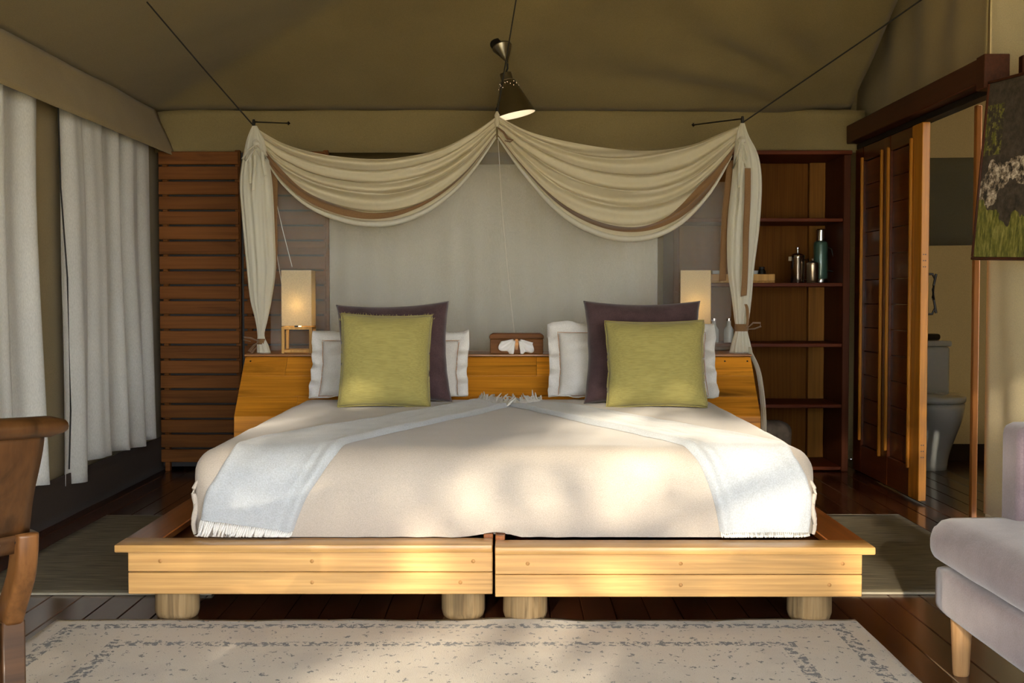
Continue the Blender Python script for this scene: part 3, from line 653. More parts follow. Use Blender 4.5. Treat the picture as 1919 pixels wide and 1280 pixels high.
# ================================================================ CUSHIONS
def cushion(name, label, cat, w, h, d, m, loc, lean, yaw, group=None, roll=0, ears=0.06, seed=0, pw=3.2, sag=0.0):
    t = thing(name, label, cat, loc, group=group)
    t.rotation_euler = (Matrix.Rotation(yaw, 3, 'Z') @ Matrix.Rotation(-lean, 3, 'X') @ Matrix.Rotation(roll, 3, 'Y')).to_euler()
    def sh(u, v, sgn):
        a, b = u * 2 - 1, v * 2 - 1
        k = ((1 - abs(a) ** pw) * (1 - abs(b) ** pw)); th_ = d / 2 * max(0, k) ** 0.55
        x = a * w / 2 * (1 - ears * (1 - b * b)); z = h / 2 + b * h / 2 * (1 - ears * (1 - a * a)) - sag * (1 - a * a) * v
        wr = (0.014 if 'linen' in m.name else 0.006) * nz(a * 2.2 + seed, b * 2.2, seed + sgn) + 0.003 * nz(a * 6, b * 6, seed * 2)
        cr = 0.006 * sin((abs(a) + abs(b)) * 14 + seed) * sm(1.25, 1.7, abs(a) + abs(b)) * max(0, k) ** 0.3
        return (x + 0.004 * nz(b * 3, a, seed), sgn * (th_ + (wr + cr) * min(1, k * 3)), z)
    n = 44; vs = []; fs = []
    for sgn in (-1, 1):
        o = len(vs)
        for j in range(n + 1):
            for i in range(n + 1): vs.append(Vector(sh(i / n, j / n, sgn)))
        for j in range(n):
            for i in range(n):
                q = (o + j * (n + 1) + i, o + j * (n + 1) + i + 1, o + (j + 1) * (n + 1) + i + 1, o + (j + 1) * (n + 1) + i); fs.append(q if sgn < 0 else q[::-1])
    bm = bmesh.new(); bv = [bm.verts.new(p) for p in vs]
    for q in fs: bm.faces.new([bv[i] for i in q])
    bmesh.ops.remove_doubles(bm, verts=bm.verts[:], dist=0.0008)
    v, f = bm_data(bm); mk('cushion_cover', v, f, m, t, True); t['_w'] = w
    ring = [Vector(sh(u, 0, -1)) for u in [k / 30 for k in range(31)]] + [Vector(sh(1, v, -1)) for v in [k / 30 for k in range(1, 31)]] + \
           [Vector(sh(1 - u, 1, -1)) for u in [k / 30 for k in range(1, 31)]] + [Vector(sh(0, 1 - v, -1)) for v in [k / 30 for k in range(1, 31)]]
    del t['_w']; return t, ring
ZB = BZ1 + 0.008
def pillow_at(pxl, pxr, pyb, pyt, Y): 
    a, b = at(pxl, pyb, Y), at(pxr, pyb, Y); return (a.x + b.x) / 2, b.x - a.x, at(pxl, pyt, Y).z - ZB
def seam(t, ring, m, r): tube('piping', ring, r, m, t, seg=6, local=True)
def flange(t, ring, w, h, seed):
    c = Vector((0, 0, h / 2)); n = len(ring); vs = []; fs = []
    for k, p_ in enumerate(ring):
        d = Vector(((p_.x) / (w / 2), 0, (p_.z - h / 2) / (h / 2))); mx = max(abs(d.x), abs(d.z)); o = Vector((d.x if abs(d.x) > 0.93 * mx else 0, 0, d.z if abs(d.z) > 0.93 * mx else 0))
        o = o.normalized() * (0.05 if o.x == 0 or o.z == 0 else 0.065); o.z = max(o.z, -0.004)
        wv = 0.016 * sin(k * 0.8 + seed) + 0.012 * nz(k * 0.3, seed)
        vs += [p_ - o * 0.1, p_ + o * 0.55 + Vector((0, wv * 0.5, 0)), p_ + o + Vector((0, wv - 0.005, 0.004 * sin(k * 1.3)))]
    for k in range(n - 1):
        for j in range(2): fs.append((k * 3 + j, (k + 1) * 3 + j, (k + 1) * 3 + j + 1, k * 3 + j + 1))
    o = mk('flange', vs, fs, M['linen'], t, True); s_ = o.modifiers.new('thickness', 'SOLIDIFY'); s_.thickness = 0.003
    tube('stitching', [p_ + Vector((0, -0.004, 0)) for p_ in ring], 0.0013, M['stitch'], t, seg=5, local=True)
for side, (a, b, yb, yt, ln, lab) in {'l': (600, 860, 748, 628, 0.42, 'white linen pillow behind the plum cushion on the curtain side'), 'r': (1046, 1326, 750, 612, 0.38, 'white linen pillow behind the plum cushion on the lamp and bookcase side')}.items():
    x, w, h = pillow_at(a, b, yb, yt, 5.70); h = h / cos(ln) - 0.045
    t, ring = cushion('white_pillow', lab, 'pillow', w, h, 0.15, M['linen'], (x, 5.665, ZB + 0.012), ln, 0.0, 'white linen pillows', ears=0.03, seed=3 if side == 'l' else 8)
    flange(t, ring, w, h, 1.0 if side == 'l' else 4.0)
for a, b, yb, yt, yaw, roll, lab, sd in ((632, 848, 762, 566, 0.03, -0.035, 'plum velvet cushion behind the frayed lime cushion', 5), (1094, 1318, 764, 562, -0.04, 0.0, 'plum velvet cushion behind the lime cushion next to the right lamp', 9)):
    x, w, h = pillow_at(a, b, yb, yt, 5.46); t, ring = cushion('velvet_cushion', lab, 'cushion', w, h / cos(0.3), 0.15, M['velvet'], (x, 5.455, ZB - 0.004), 0.30, yaw, 'plum velvet cushions', roll, 0.085, sd)
for k, (a, b, yb, yt, yaw, roll, lab, sd) in enumerate(((636, 804, 769, 588, 0.05, 0.02, 'lime woven cushion with a frayed top edge', 2), (1140, 1323, 776, 600, -0.03, -0.01, 'lime woven cushion with a plain hemmed top edge', 6))):
    x, w, h = pillow_at(a, b, yb, yt, 5.27); hh = h / cos(0.27) * 1.0
    t, ring = cushion('lime_cushion', lab, 'cushion', w * 1.03, hh, 0.14, M['yellow'], (x, 5.275, ZB - 0.004), 0.27, yaw, 'lime woven cushions', roll, 0.05, sd)
    seam(t, ring, M['yellow'], 0.0035)
    if k == 0:
        parts = []; rg = random.Random(4)
        for p_ in ring:
            if p_.z > hh * 0.93:
                for q in range(3):
                    b0 = p_ + Vector((rg.uniform(-0.008, 0.008), rg.uniform(-0.004, 0.004), -0.003)); parts.append(tube_data([b0, b0 + Vector((rg.uniform(-0.008, 0.008), rg.uniform(-0.006, 0.006), rg.uniform(0.006, 0.014)))], [0.0016, 0.0006], 4))
        v, f = merge(parts); o = mk('frayed_edge', v, f, M['yellow'], t, True); o['kind'] = 'stuff'

# ================================================================ ON THE HEADBOARD SHELF
ZS = 0.7345
tb = thing('tissue_box', 'carved wooden tissue box standing on the middle of the headboard', 'tissue box', (0.0225, 6.075, ZS))
w2, d2, h2 = 0.130, 0.07, 0.098
box('box_body', -w2, w2, -d2, d2, 0, h2 - 0.024, M['boxwood'], tb, b=0.003, local=True)
prism('lid', [(-w2 - 0.003, h2 - 0.0235), (w2 + 0.003, h2 - 0.0235), (w2 + 0.003, h2 - 0.008), (w2 - 0.012, h2 + 0.002), (-w2 + 0.012, h2 + 0.002), (-w2 - 0.003, h2 - 0.008)], -d2 - 0.003, d2 + 0.003, 'y', M['boxwood'], tb, local=True)
prism('slot', [(-0.012, 0.060), (0.0, 0.082), (0.012, 0.060), (0.006, 0.02), (-0.006, 0.02)], -d2 - 0.0012, -d2 + 0.004, 'y', M['head'], tb, local=True, b=0)
def tissue(name, cx, a0, a1, label):
    def fn(u, v):
        a = a0 + (a1 - a0) * u; rr = (0.012 + (0.074 + 0.012 * sin(u * 9 + cx * 300)) * v)
        return (0.0225 + cx + rr * cos(a), 5.992 - 0.016 * v - 0.007 * sin(u * 15) * v - 0.012 * sin(PI * v), ZS + max(0.002, 0.076 + rr * sin(a)))
    o = grid(name, fn, 40, 8, M['tissue'], thick=0.001); return tag(o, label, 'tissue', 'tissues pulled from the box')
tissue('paper_tissue', -0.004, math.radians(190), math.radians(262), 'white tissue fanning out of the wooden box towards the lit lamp')
tissue('paper_tissue', 0.008, math.radians(278), math.radians(345), 'white tissue fanning out of the wooden box towards the sofa side')
def lamp(px_, yaw, label, Y=6.14):
    p = at(px_, 664, Y); t = thing('table_lamp', label, 'lamp', (p.x, Y, ZS), (0, 0, yaw), 'square bedside lamps')
    a = 0.075; e = 0.014; hb_ = 0.132
    for sx in (-1, 1):
        for sy in (-1, 1): box('base_post', sx * a - (e if sx > 0 else 0), sx * a + (0 if sx > 0 else e), sy * a - (e if sy > 0 else 0), sy * a + (0 if sy > 0 else e), 0, hb_, M['lampwood'], t, b=0.001, local=True)
    for z in (0.0035, hb_ - e):
        for s_ in (-1, 1):
            box('base_rail', -a + e, a - e, s_ * a - (e if s_ > 0 else 0), s_ * a + (0 if s_ > 0 else e), z, z + e, M['lampwood'], t, b=0.001, local=True)
            box('base_rail', s_ * a - (e if s_ > 0 else 0), s_ * a + (0 if s_ > 0 else e), -a + e, a - e, z, z + e, M['lampwood'], t, b=0.001, local=True)
    box('socket_plate', -0.02, 0.02, -a + e, a - e, hb_ - 0.01, hb_ - 0.004, M['iron'], t, b=0, local=True)
    z0, z1 = hb_ + 0.004, hb_ + 0.004 + 0.275; sh = 0.074
    vs = [(sx * sh, sy * sh, z) for z in (z0, z1) for sx, sy in ((-1, -1), (1, -1), (1, 1), (-1, 1))]
    o = mk('shade', vs, [(0, 1, 5, 4), (1, 2, 6, 5), (2, 3, 7, 6), (3, 0, 4, 7)], M['shade'], t, True, False)
    s_ = o.modifiers.new('thickness', 'SOLIDIFY'); s_.thickness = 0.002
    box('shade_clip', -0.01, 0.008, -sh - 0.0015, -sh + 0.004, hb_ - 0.002, z0 + 0.0015, M['iron'], t, b=0, local=True)
    lathe('bulb', [(0.012, hb_ - 0.004), (0.013, hb_ + 0.05), (0.03, hb_ + 0.09), (0.027, hb_ + 0.12), (0.0, hb_ + 0.135)], M['bulb'], t, local=True, seg=16)
    l_ = bpy.data.lights.new('lamp_glow', 'POINT'); l_.energy = 0.35; l_.color = (1.0, 0.80, 0.50); l_.shadow_soft_size = 0.06
    lo = bpy.data.objects.new('lamp_glow', l_); link(lo, t); lo.location = (0, -0.045, hb_ + 0.11)
    return t
lamp(561, 0.02, 'lit square linen shade lamp on the headboard beside the slatted screen')
lamp(1304, -0.17, 'square linen shade lamp on the headboard partly behind the plum cushion')

# ================================================================ MOSQUITO NET
YN = 6.16
CL, CC, CR = at(476, 236, YN), at(932, 214, YN), at(1392, 230, YN)
mn = thing('mosquito_net', 'cream mosquito net looped up in two swags and tied above the headboard', 'mosquito net', (-0.06, 6.25, ZS))
def panel(u, v):
    xl = at(506, 400, 6.33).x; xr = at(1372, 400, 6.33).x; x = xl + (xr - xl) * u; top = 1.60 + 0.225 * max(0, 1 - abs(u - 0.5) / 0.15)
    fan = math.exp(-((u - 0.5) / 0.05) ** 2) * 0.012 * sin((u - 0.5) * 260)
    return (x, 6.33 + 0.006 * sin(u * 60 + v) + 0.010 * nz(u * 9, v * 2, 1) + fan, ZS + 0.004 + (top - ZS) * v)
grid('back_panel', panel, 160, 24, M['net'], mn)
def swag(name, top, bot, seed, trim_v):
    T_ = [at(x, y, YN) for x, y in top]; B_ = [at(x, y, YN) for x, y in bot]
    def fn(u, v, lift=0):
        a, b = spl(T_, u), spl(B_, u); w = v + 0.012 * sin(v * 18 + seed)
        p_ = a.lerp(b, w); g = sin(PI * u) ** 0.6
        ph = 2 * PI * (5.2 * v + 0.35 * sin(2.2 * u + seed) + 0.25 * nz(u * 2.2, v * 3, seed))
        y = -0.07 * g * sin(PI * min(1, v * 0.75 + 0.12)) - 0.024 * g * sin(ph) - 0.008 * g * sin(2.3 * ph + u * 5) - 0.018 * nz(u * 4, v * 11, seed) * g
        z = -0.009 * g * cos(ph)
        return Vector((p_.x, p_.y + y - lift, p_.z + z))
    o = grid(name, fn, 110, 70, M['net_swag'], mn)
    def tr(u, v):
        w0, w1 = trim_v(u); return fn(u, w0 + (w1 - w0) * v, 0.008 + 0.004 * sin(u * 7 + v * 3))
    grid('tan_edging', tr, 90, 6, M['tan_tape'], o)
    lo_ = [fn(u, 1.0, 0.0) for u in [k / 40 for k in range(41)]]
    tube('rolled_hem', lo_, [0.004 + 0.016 * sin(PI * k / 40) for k in range(41)], M['net_bunch'], o, seg=10, flat=0.8)
    return o
swag('swag', [(478, 238), (530, 268), (590, 287), (650, 297), (710, 300), (770, 292), (830, 276), (885, 248), (930, 218)],
     [(497, 296), (530, 345), (580, 388), (640, 414), (700, 424), (755, 417), (815, 388), (875, 335), (930, 258)], 1.0,
     lambda u: (0.62 + 0.22 * sm(0.0, 0.5, u), 0.90 - 0.01 * u))
swag('swag', [(934, 218), (985, 246), (1040, 264), (1100, 276), (1170, 282), (1235, 281), (1295, 271), (1345, 252), (1390, 234)],
     [(934, 258), (975, 315), (1030, 378), (1085, 420), (1150, 444), (1215, 443), (1275, 415), (1330, 360), (1372, 292)], 4.2,
     lambda u: (0.88 - 0.24 * sm(0.55, 0.95, u), 0.94))
def bunch(name, rows, Y, seed, dep=0.55):
    R = [(at((a + b) / 2, y, Y), (b - a) / 2 / F * Y) for y, a, b in rows]
    cs = [r[0] for r in R]; ws = [Vector((r[1], 0, 0)) for r in R]
    def fn(u, v):
        c = spl(cs, v); w = spl(ws, v).x; a = 2 * PI * u
        rip = 1 + 0.10 * sin(11 * a + 1.5 * sin(v * 4 + seed)) + 0.06 * sin(19 * a + seed + 3 * v)
        return (c.x + w * cos(a) * (0.92 + 0.08 * rip), c.y + w * dep * sin(a) * rip, c.z)
    return grid(name, fn, 120, 46, M['net_bunch'], mn, closed_u=True, cap=True)
b1 = bunch('side_bunch', [(236, 473, 482), (262, 463, 495), (300, 455, 504), (350, 450, 511), (430, 456, 515), (505, 463, 517), (560, 469, 510), (600, 479, 502), (628, 483, 496), (648, 482, 504), (661, 482, 508)], YN - 0.02, 1.0)
b2 = bunch('side_bunch', [(231, 1388, 1396), (255, 1380, 1404), (290, 1376, 1421), (340, 1372, 1428), (420, 1364, 1424), (500, 1364, 1414), (560, 1372, 1409), (600, 1377, 1404), (616, 1379, 1401), (640, 1372, 1406), (661, 1367, 1411)], YN - 0.02, 3.0)
# tail of the right bunch, falling outside the headboard end
def tail(u, v):
    p_ = spl([at(1398, 650, 6.12), at(1418, 690, 6.02), at(1427, 745, 5.90), at(1430, 800, 5.80), at(1428, 880, 5.79)], v)
    return (max(p_.x, XH1 + 0.008) + 0.006 * sin(u * 14) + 0.004, p_.y - 0.05 + 0.10 * u, p_.z)
grid('net_tail', tail, 24, 24, M['net_bunch'], mn)
# ties, knots, ribbons
def ribbon(pts, w, Y, m=M['tan_tape'], name='ribbon'):
    P_ = [at(x, y, Y) for x, y in pts]
    def fn(u, v):
        p_ = spl(P_, v); return (p_.x + (u - 0.5) * w + 0.002 * sin(v * 9), p_.y + 0.004 * sin(v * 7 + u * 2), p_.z + 0.006 * u * (v > 0.98))
    return grid(name, fn, 4, 24, m, mn, thick=0.0015)
ribbon([(513, 300), (514, 380), (514, 450), (510, 527)], 0.036, YN + 0.015)
ribbon([(1370, 300), (1364, 360), (1358, 440), (1354, 528)], 0.036, YN + 0.015)
ribbon([(1402, 315), (1400, 400), (1398, 470), (1394, 556)], 0.030, YN - 0.115)
ribbon([(1398, 570), (1402, 590), (1400, 612)], 0.014, YN - 0.10)
for pts in ([(1389, 262), (1387, 310), (1386, 352)], [(1392, 262), (1391, 330), (1387, 384)], [(478, 290), (477, 330), (474, 358)], [(490, 280), (494, 300), (497, 330)], [(468, 292), (470, 330), (470, 345)]):
    ribbon(pts, 0.014, YN - 0.105, M['net_bunch'], 'tie_tape')
for pts in ([(1389, 262), (1381, 290), (1374, 316), (1382, 300), (1390, 268)], [(1391, 270), (1393, 300), (1397, 312), (1399, 300), (1393, 272)], [(478, 272), (464, 282), (455, 298), (462, 302), (478, 280)], [(482, 272), (494, 284), (499, 298), (492, 302), (482, 282)]):
    tube('bow', [at(x, y, YN - 0.10) for x, y in pts], [0.008, 0.010, 0.010, 0.009, 0.007], M['net_bunch'], mn, seg=8, flat=0.5)
for x, y in ((480, 270), (1390, 264)):
    lathe('knot', [(0.004, -0.02), (0.018, -0.008), (0.02, 0.006), (0.006, 0.022)], M['net_bunch'], mn, c=at(x, y, YN - 0.085), seg=14)
lathe('knot', [(0.006, -0.03), (0.014, -0.01), (0.010, 0.01), (0.014, 0.025), (0.005, 0.045)], M['net_swag'], mn, c=at(932, 226, YN - 0.02), seg=14)
tube('bow', [at(x, y, YN - 0.05) for x, y in ((934, 240), (944, 248), (952, 260), (962, 263), (957, 266), (946, 264))], [0.01, 0.012, 0.012, 0.008, 0.007, 0.004], M['tan_tape'], mn, seg=8, flat=0.5)
# tie-back round the right bunch with its bow, and the left one
c = at(1390, 614, YN - 0.02); lathe('tie_back', [(0.0335, -0.018), (0.035, 0), (0.0335, 0.018)], M['tan_tape'], mn, c=c, seg=20, sy=0.7)
tube('bow', [at(x, y, YN - 0.05) for x, y in ((1400, 616), (1412, 605), (1425, 605), (1426, 612), (1415, 616), (1402, 617))], [0.004, 0.010, 0.011, 0.010, 0.009, 0.004], M['tan_tape'], mn, seg=8, flat=0.4)
c = at(490, 640, YN - 0.02); lathe('tie_back', [(0.021, -0.014), (0.022, 0), (0.021, 0.014)], M['tan_tape'], mn, c=c, seg=20, sy=0.8)
tube('bow', [at(x, y, YN - 0.05) for x, y in ((486, 640), (472, 634), (458, 632), (457, 637), (470, 640))], [0.004, 0.008, 0.008, 0.006, 0.004], M['tan_tape'], mn, seg=8, flat=0.5)
tube('bow', [at(x, y, YN - 0.06) for x, y in ((484, 642), (476, 648), (468, 658), (472, 661), (482, 650))], [0.004, 0.012, 0.014, 0.012, 0.004], M['tan_tape'], mn, seg=8, flat=0.5)
# hanging cords
def on_ceiling(x, y):
    for k in range(400):
        Y = 7.2 - k * 0.01; p_ = at(x, y, Y)
        if p_.z >= ceil_z(p_.x, Y) - 0.005: return p_
    return at(x, y, 5.2)
for a, e in ((CL, (276, 4)), (CR, (1722, 2)), (CC, (967, 2))):
    q = at(e[0], e[1], 5.3) if e[0] != 967 else at(e[0], e[1], 5.9); d = q - a
    for k in range(1, 60):
        w_ = a + d * (k / 20)
        if w_.z > ceil_z(w_.x, w_.y) - 0.01 or w_.x > 2.1: break
        q = w_
    tube('hanging_cord', [a, a.lerp(q, 0.5) + Vector((0, 0, -0.004)), q], 0.0035, M['cord'], mn, seg=6)
    lathe('cord_hook', [(0.006, -0.02), (0.009, 0.0), (0.006, 0.02)], M['iron'], mn, c=a + Vector((0, 0, 0.012)), seg=10)
for a, e in ((CL, (541, 231)), (CR, (1300, 234))):
    q = at(e[0], e[1], 6.9); tube('stay_rod', [a + Vector((0, 0, 0.02)), q], 0.004, M['iron'], mn, seg=6); lathe('rod_end', [(0.0, -0.012), (0.011, 0.0), (0.0, 0.012)], M['iron'], mn, c=q, seg=10)
tube('seam_cord', [at(934, 262, 6.30), at(942, 400, 6.29), at(953, 520, 6.29), at(968, 655, 6.28)], 0.0022, M['white_cord'], mn, seg=5)
for pts in ([(500, 345), (512, 430), (528, 530), (534, 590)], [(512, 350), (530, 430), (548, 500)]):
    tube('seam_cord', [at(x, y, 6.30) for x, y in pts], 0.002, M['white_cord'], mn, seg=5)

# ================================================================ PENDANT LAMP
YP = 6.62; cp = at(940, 84, YP); bot = at(962, 212, 6.60)
pl = thing('pendant_lamp', 'brushed metal pendant lamp hanging from the tent ceiling above the net', 'lamp', (bot.x, 6.6, bot.z))
up_ = Vector((0, 0.44, -0.9)).normalized()
axis = (at(949, 118, 6.58) - at(938, 84, YP)).normalized(); rq = axis.to_track_quat('-Z', 'Y').to_matrix()
rc = Vector((0, -0.44, -0.898)).to_track_quat('-Z', 'Y').to_matrix(); lathe('ceiling_disc', [(0.0, 0.03), (0.058, 0.03), (0.062, 0.005), (0.06, 0.0), (0.0, -0.001)], M['black'], pl, c=cp, rot=rc)
lathe('ceiling_cup', [(0.052, -0.012), (0.053, -0.018), (0.008, -0.105), (0.007, -0.12)], M['nickel'], pl, c=cp, rot=rq)
tip = cp + rq @ Vector((0, 0, -0.12)); ax2 = (at(964, 212, 6.597) - at(948, 140, 6.60)).normalized(); r2 = ax2.to_track_quat('-Z', 'Y').to_matrix(); ap = at(948, 137, 6.60)
tube('flex', [tip, tip.lerp(ap, 0.5) + Vector((0.006, 0, 0)), ap], 0.005, M['cord'], pl)
lathe('neck', [(0.03, 0.0), (0.032, -0.004), (0.032, -0.034), (0.034, -0.038)], M['nickel'], pl, c=ap, rot=r2)
sh_ = lathe('shade', [(0.034, -0.039), (0.042, -0.045), (0.11, -0.225), (0.112, -0.23)], M['nickel'], pl, c=ap, rot=r2, seg=40)
sh_.data.polygons  # open cone
bm = bmesh.new(); bm.from_mesh(sh_.data)
bmesh.ops.delete(bm, geom=[f_ for f_ in bm.faces if len(f_.verts) > 4], context='FACES'); bm.to_mesh(sh_.data); bm.free()
lathe('shade_lining', [(0.036, -0.05), (0.107, -0.2245), (0.110, -0.2295)], M['tissue'], pl, c=ap, rot=r2, seg=40)
ln_ = pl.children[-1]; bm = bmesh.new(); bm.from_mesh(ln_.data); bmesh.ops.delete(bm, geom=[f_ for f_ in bm.faces if len(f_.verts) > 4], context='FACES'); bm.to_mesh(ln_.data); bm.free()
lathe('bulb', [(0.0, -0.19), (0.026, -0.175), (0.03, -0.15), (0.018, -0.11), (0.014, -0.06), (0.0, -0.055)], M['bulb_dim'], pl, c=ap, rot=r2, seg=16)
for k in range(22):
    a = 2 * PI * k / 22; z = -0.055 - 0.012 * (k % 3); r_ = 0.04 + (0.045 + z) * -0.378 + 0.0025
    lathe('vent_glow', [(0.0, -0.0015), (0.002, 0.0), (0.0, 0.0015)], M['bulb_dim'], pl, c=ap + r2 @ Vector((r_ * cos(a), r_ * sin(a), z)), seg=6)  # glowing beads stand in for lamplight coming through the holes
pg = bpy.data.lights.new('pendant_glow', 'POINT'); pg.energy = 0.16; pg.color = (1, 0.82, 0.55); pg.shadow_soft_size = 0.03
po = bpy.data.objects.new('pendant_glow', pg); link(po, pl); po.location = ap + r2 @ Vector((0, 0, -0.20)) - pl.location

# ================================================================ PICTURE
Wp, Hp = 1.05, 0.72
u_ = Vector((0.15634, -0.98709, -0.03490)).normalized(); v_ = Vector((0.07434, -0.02347, 0.99696)); v_ = (v_ - u_ * v_.dot(u_)).normalized(); n_ = u_.cross(v_)
pc = thing('framed_picture', 'large framed print of brown water, spray and grass on the side wall', 'picture', at(1824, 487, 5.0))
pc.rotation_euler = Matrix((u_, v_, n_)).transposed().to_euler()
M['picture'] = picture_mat(Wp, Hp)
def pbox(name, x0, x1, y0, y1, z0, z1, m, b=0.002): return box(name, x0, x1, y0, y1, z0, z1, m, pc, b=b, local=True)
pbox('print', 0.012, Wp - 0.012, 0.012, Hp - 0.012, -0.004, 0.006, M['picture'], 0)
for a in ((0, Wp, 0, 0.0115), (0, Wp, Hp - 0.0115, Hp)): pbox('frame_rail', a[0], a[1], a[2], a[3], -0.02, 0.012, M['beam'])
for a in ((0, 0.0115), (Wp - 0.0115, Wp)): pbox('frame_rail', a[0], a[1], 0.012, Hp - 0.012, -0.02, 0.012, M['beam'])

# ================================================================ SOFA
sf = thing('sofa', 'mauve velvet sofa on round wooden legs at the right edge', 'sofa', (1.55, 2.4, 0))
def rbox(name, x0, x1, y0, y1, z0, z1, r, m, parent, seg=5, puff=0.0, n=22):
    bm = bmesh.new(); bmesh.ops.create_cube(bm, size=1); bmesh.ops.subdivide_edges(bm, edges=bm.edges[:], cuts=n, use_grid_fill=True)
    C_ = Vector(((x0 + x1) / 2, (y0 + y1) / 2, (z0 + z1) / 2)); D_ = Vector((x1 - x0, y1 - y0, z1 - z0))
    for v in bm.verts:
        q = v.co.copy(); p_ = Vector([C_[i] + q[i] * D_[i] for i in range(3)])
        inn = Vector([min(max(p_[i], (x0, y0, z0)[i] + r), (x1, y1, z1)[i] - r) for i in range(3)]); d = p_ - inn
        if d.length > 1e-6: p_ = inn + d.normalized() * r
        k = (1 - (2 * q.x) ** 2) * (1 - (2 * q.y) ** 2); p_.z += puff * max(0, k) ** 0.5 * (1 if q.z > 0 else 0)
        p_ += Vector((0, 0, 0.003 * nz(p_.x * 6, p_.y * 6, p_.z * 6)))
        v.co = p_
    bmesh.ops.recalc_face_normals(bm, faces=bm.faces[:]); v, f = bm_data(bm); return mk(name, v, f, m, parent)
rbox('base', 1.160, 1.98, 1.15, 3.37, 0.148, 0.283, 0.03, M['sofa'], sf)
cu = rbox('seat_cushion', 1.148, 1.80, 2.2, 3.40, 0.284, 0.40, 0.052, M['sofa'], sf, puff=0.028)
rbox('seat_cushion', 1.148, 1.80, 1.12, 2.195, 0.284, 0.40, 0.052, M['sofa'], sf, puff=0.028)
rbox('arm', 1.345, 1.98, 3.24, 3.375, 0.30, 0.672, 0.03, M['sofa'], sf)
rbox('back', 1.80, 1.98, 1.15, 3.235, 0.284, 0.74, 0.05, M['sofa'], sf)
for x, y in ((1.205, 3.26), (1.205, 1.25), (1.90, 3.26), (1.90, 1.25)):
    lathe('leg', [(0.019, 0.0), (0.021, 0.004), (0.0285, 0.15)], M['leg'], sf, c=(x, y, 0), seg=20)
tube('seam', [(1.152, y, 0.327 + 0.004 * sin(y * 8)) for y in [2.25 + k * 0.1 for k in range(11)]], 0.0022, M['sofa'], cu, seg=5)

# ================================================================ WOODEN ARMCHAIR
ch = thing('wooden_chair', 'old carved brown wooden chair with curved back at the left edge', 'chair', (-0.945, 2.34, 0.012), (0, 0, math.radians(38)))
# local frame: x along the back (right end at 0), y forward; the back leans away behind the seat
def bk(x, z, off=0.0):
    """rear surface of the curved back: bows backwards in the middle, leans back with height"""
    yy = -0.10 * sm(0.42, 0.80, z) - 0.05 * (1 - ((x + 0.27) / 0.27) ** 2); return Vector((x, yy + off, z))
def bpanel(u, v):
    x = -0.54 + 0.545 * u + 0.012 * sm(0.3, 1, v) * (1 if u > 0.5 else -1) * abs(2 * u - 1); return bk(x, 0.558 + 0.19 * v)
g = grid('back_panel', bpanel, 30, 14, M['chairwood'], ch, True, thick=0.018)
tube('crest_rail', [bk(-0.59 + 0.645 * k / 24, 0.760 + 0.008 * sin(PI * k / 24), -0.006) for k in range(25)], [0.012 + 0.020 * min(1, min(k, 24 - k) / 1.5 + 0.5) for k in range(25)], M['chairwood'], ch, 14, 0.62, True)
grid('lower_rail', lambda u, v: bk(-0.54 + 0.55 * u, 0.522 + 0.036 * v, 0.002), 30, 3, M['chairdark'], ch, True, thick=0.026)
for k in range(12):
    p_ = bk(-0.52 + 0.046 * k, 0.541, -0.014); lathe('rail_boss', [(0.006, -0.006), (0.009, 0.0), (0.006, 0.006)], M['black'], ch, c=p_, seg=8, local=True)
for x0 in (0.0, -0.54):
    prof_ = [(-0.018, 0.52), (-0.012, 0.48), (0.002, 0.44), (0.026, 0.41), (0.060, 0.385), (0.095, 0.368)]
    def post(u, v, x0=x0):
        pts_ = [Vector((x0, -0.032, 0.556)), Vector((x0, -0.026, 0.515)), Vector((x0, -0.006, 0.468)), Vector((x0, 0.035, 0.42)), Vector((x0, 0.075, 0.372))]
        c_ = spl(pts_, v); a = 2 * PI * u; e = lambda t: math.copysign(abs(t) ** 0.4, t)
        return (c_.x + 0.021 * e(cos(a)), c_.y + 0.030 * e(sin(a)), c_.z + 0.010 * e(sin(a)) * v)
    grid('back_post', post, 24, 20, M['chairpost'], ch, True, closed_u=True, cap=True)
    box('rear_leg', x0 - 0.022, x0 + 0.022, 0.045, 0.10, 0.0, 0.37, M['chairdark'], ch, 0.003, local=True)
    box('front_leg', x0 - 0.022, x0 + 0.022, 0.50, 0.545, 0.0, 0.365, M['chairdark'], ch, 0.003, local=True)
    box('side_rail', x0 - 0.014, x0 + 0.014, 0.101, 0.499, 0.29, 0.364, M['chairdark'], ch, 0.003, local=True)
box('rear_rail', -0.517, -0.023, 0.055, 0.085, 0.285, 0.364, M['chairdark'], ch, 0.003, local=True)
box('front_rail', -0.517, -0.023, 0.51, 0.538, 0.285, 0.364, M['chairdark'], ch, 0.003, local=True)
box('seat', -0.515, -0.025, 0.10, 0.53, 0.3655, 0.392, M['chairwood'], ch, 0.012, 2, local=True)

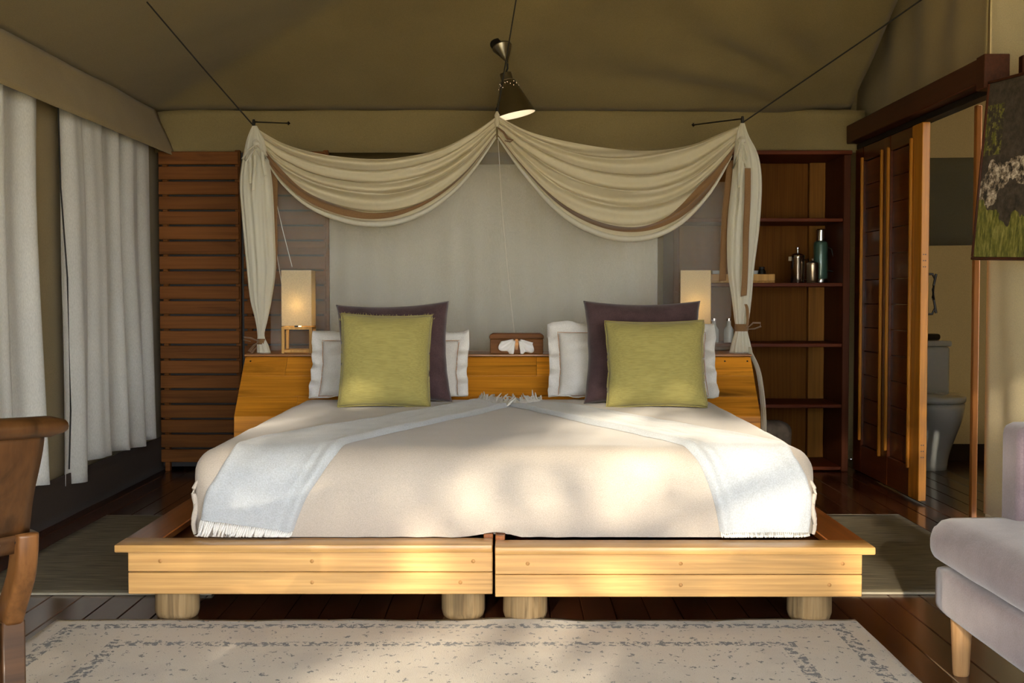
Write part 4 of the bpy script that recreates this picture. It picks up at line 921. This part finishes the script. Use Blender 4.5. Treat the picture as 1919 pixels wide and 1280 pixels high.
# ================================================================ RUGS
M['rug'] = rug_mat(1.245, 0.90)
rv = []; NX, NY = 120, 80
def rugpt(x, y):
    e = 0.012 * nz(x * 3.3, 5) + 0.006 * nz(x * 14, 2) if abs(y) > 0.8 else 0
    lift = 0.010 * max(0, nz(x * 2.5, 1.0)) * sm(0.82, 0.90, y)
    return (x, y + e, 0.009 + 0.002 * nz(x * 4, y * 4) + lift)
vs = [rugpt(-1.245 + 2.49 * i / NX, -0.90 + 1.80 * j / NY) for j in range(NY + 1) for i in range(NX + 1)]
fs = [(j * (NX + 1) + i, j * (NX + 1) + i + 1, (j + 1) * (NX + 1) + i + 1, (j + 1) * (NX + 1) + i) for j in range(NY) for i in range(NX)]
rg_ = mk('area_rug', vs, fs, M['rug'], None, True); rg_.location = (-0.175, 2.893, 0.0)
s_ = rg_.modifiers.new('thickness', 'SOLIDIFY'); s_.thickness = 0.007; s_.offset = -1
tag(rg_, 'worn cream rug with broken dark border lines in front of the bed', 'rug')
def runner(x0, x1, y0, y1, label):
    hx, hy = (x1 - x0) / 2, (y1 - y0) / 2; t = thing('floor_runner', label, 'rug', ((x0 + x1) / 2, (y0 + y1) / 2, 0.0), group='grey ribbed rugs beside the bed')
    grid('pile', lambda u, v: (-hx + 2 * hx * u, -hy + 2 * hy * v, 0.005 + 0.001 * nz(u * 9, v * 9)), 20, 30, M['runner'], t, True, thick=0.007)
    for sy in (-1, 1): box('hem', -hx, hx, sy * hy - 0.004, sy * hy + 0.004, 0.0005, 0.0095, M['hem'], t, 0.002, local=True)
runner(-1.87, -1.02, 4.14, 5.62, 'grey ribbed rug on the floor between the bed and the curtains')
runner(0.92, 1.79, 4.15, 5.64, 'grey ribbed rug on the floor between the bed and the sliding door')

TREE_SEED = 52
# ================================================================ OUTSIDE THE OPEN FRONT
tr = thing('dapple_tree', 'unseen leafy tree added outside the open tent front to dapple the sunlight', 'tree', (-3.2, -9.0, -0.5))  # added out of view to break the sunlight into patches
tube('trunk', [(-3.2, -9, -0.55), (-3.1, -9.05, 0.8), (-3.25, -8.9, 2.2), (-3.0, -9.0, 4.2)], [0.22, 0.17, 0.14, 0.07], M['bark'], tr, seg=12)
for q in (((-3.2, -8.95, 1.6), (-2.2, -8.6, 2.2), (-0.9, -8.8, 2.6)), ((-3.2, -8.9, 2.2), (-4.4, -9.2, 3.0), (-5.4, -9.0, 3.4)), ((-3.1, -9, 3.0), (-1.8, -9.3, 3.6), (-0.2, -9.0, 3.7))):
    tube('branch', q, [0.07, 0.045, 0.02], M['bark'], tr, seg=8)
rg = random.Random(TREE_SEED); lv = []; lf = []
clumps = [(rg.uniform(-5.8, 0.8), rg.uniform(-10.2, -7.8), rg.uniform(1.6, 4.8), rg.uniform(0.25, 0.6)) for k in range(150)]
for cx, cy, cz, cr in clumps:
    for k in range(110):
        d = Vector((rg.gauss(0, 1), rg.gauss(0, 1), rg.gauss(0, 0.8))); d = d.normalized() * cr * rg.random() ** 0.4; c_ = Vector((cx, cy, cz)) + d
        a = Vector((rg.gauss(0, 1), rg.gauss(0, 1), rg.gauss(0, 0.5))).normalized(); b = a.cross(Vector((rg.gauss(0, 1), rg.gauss(0, 1), rg.gauss(0, 1)))).normalized(); L = rg.uniform(0.06, 0.13)
        i = len(lv); lv += [c_ - a * L, c_ + b * L * 0.4, c_ + a * L, c_ - b * L * 0.4]; lf.append((i, i + 1, i + 2, i + 3))
o = mk('foliage', lv, lf, M['leaf'], tr, smooth=False); o['kind'] = 'stuff'
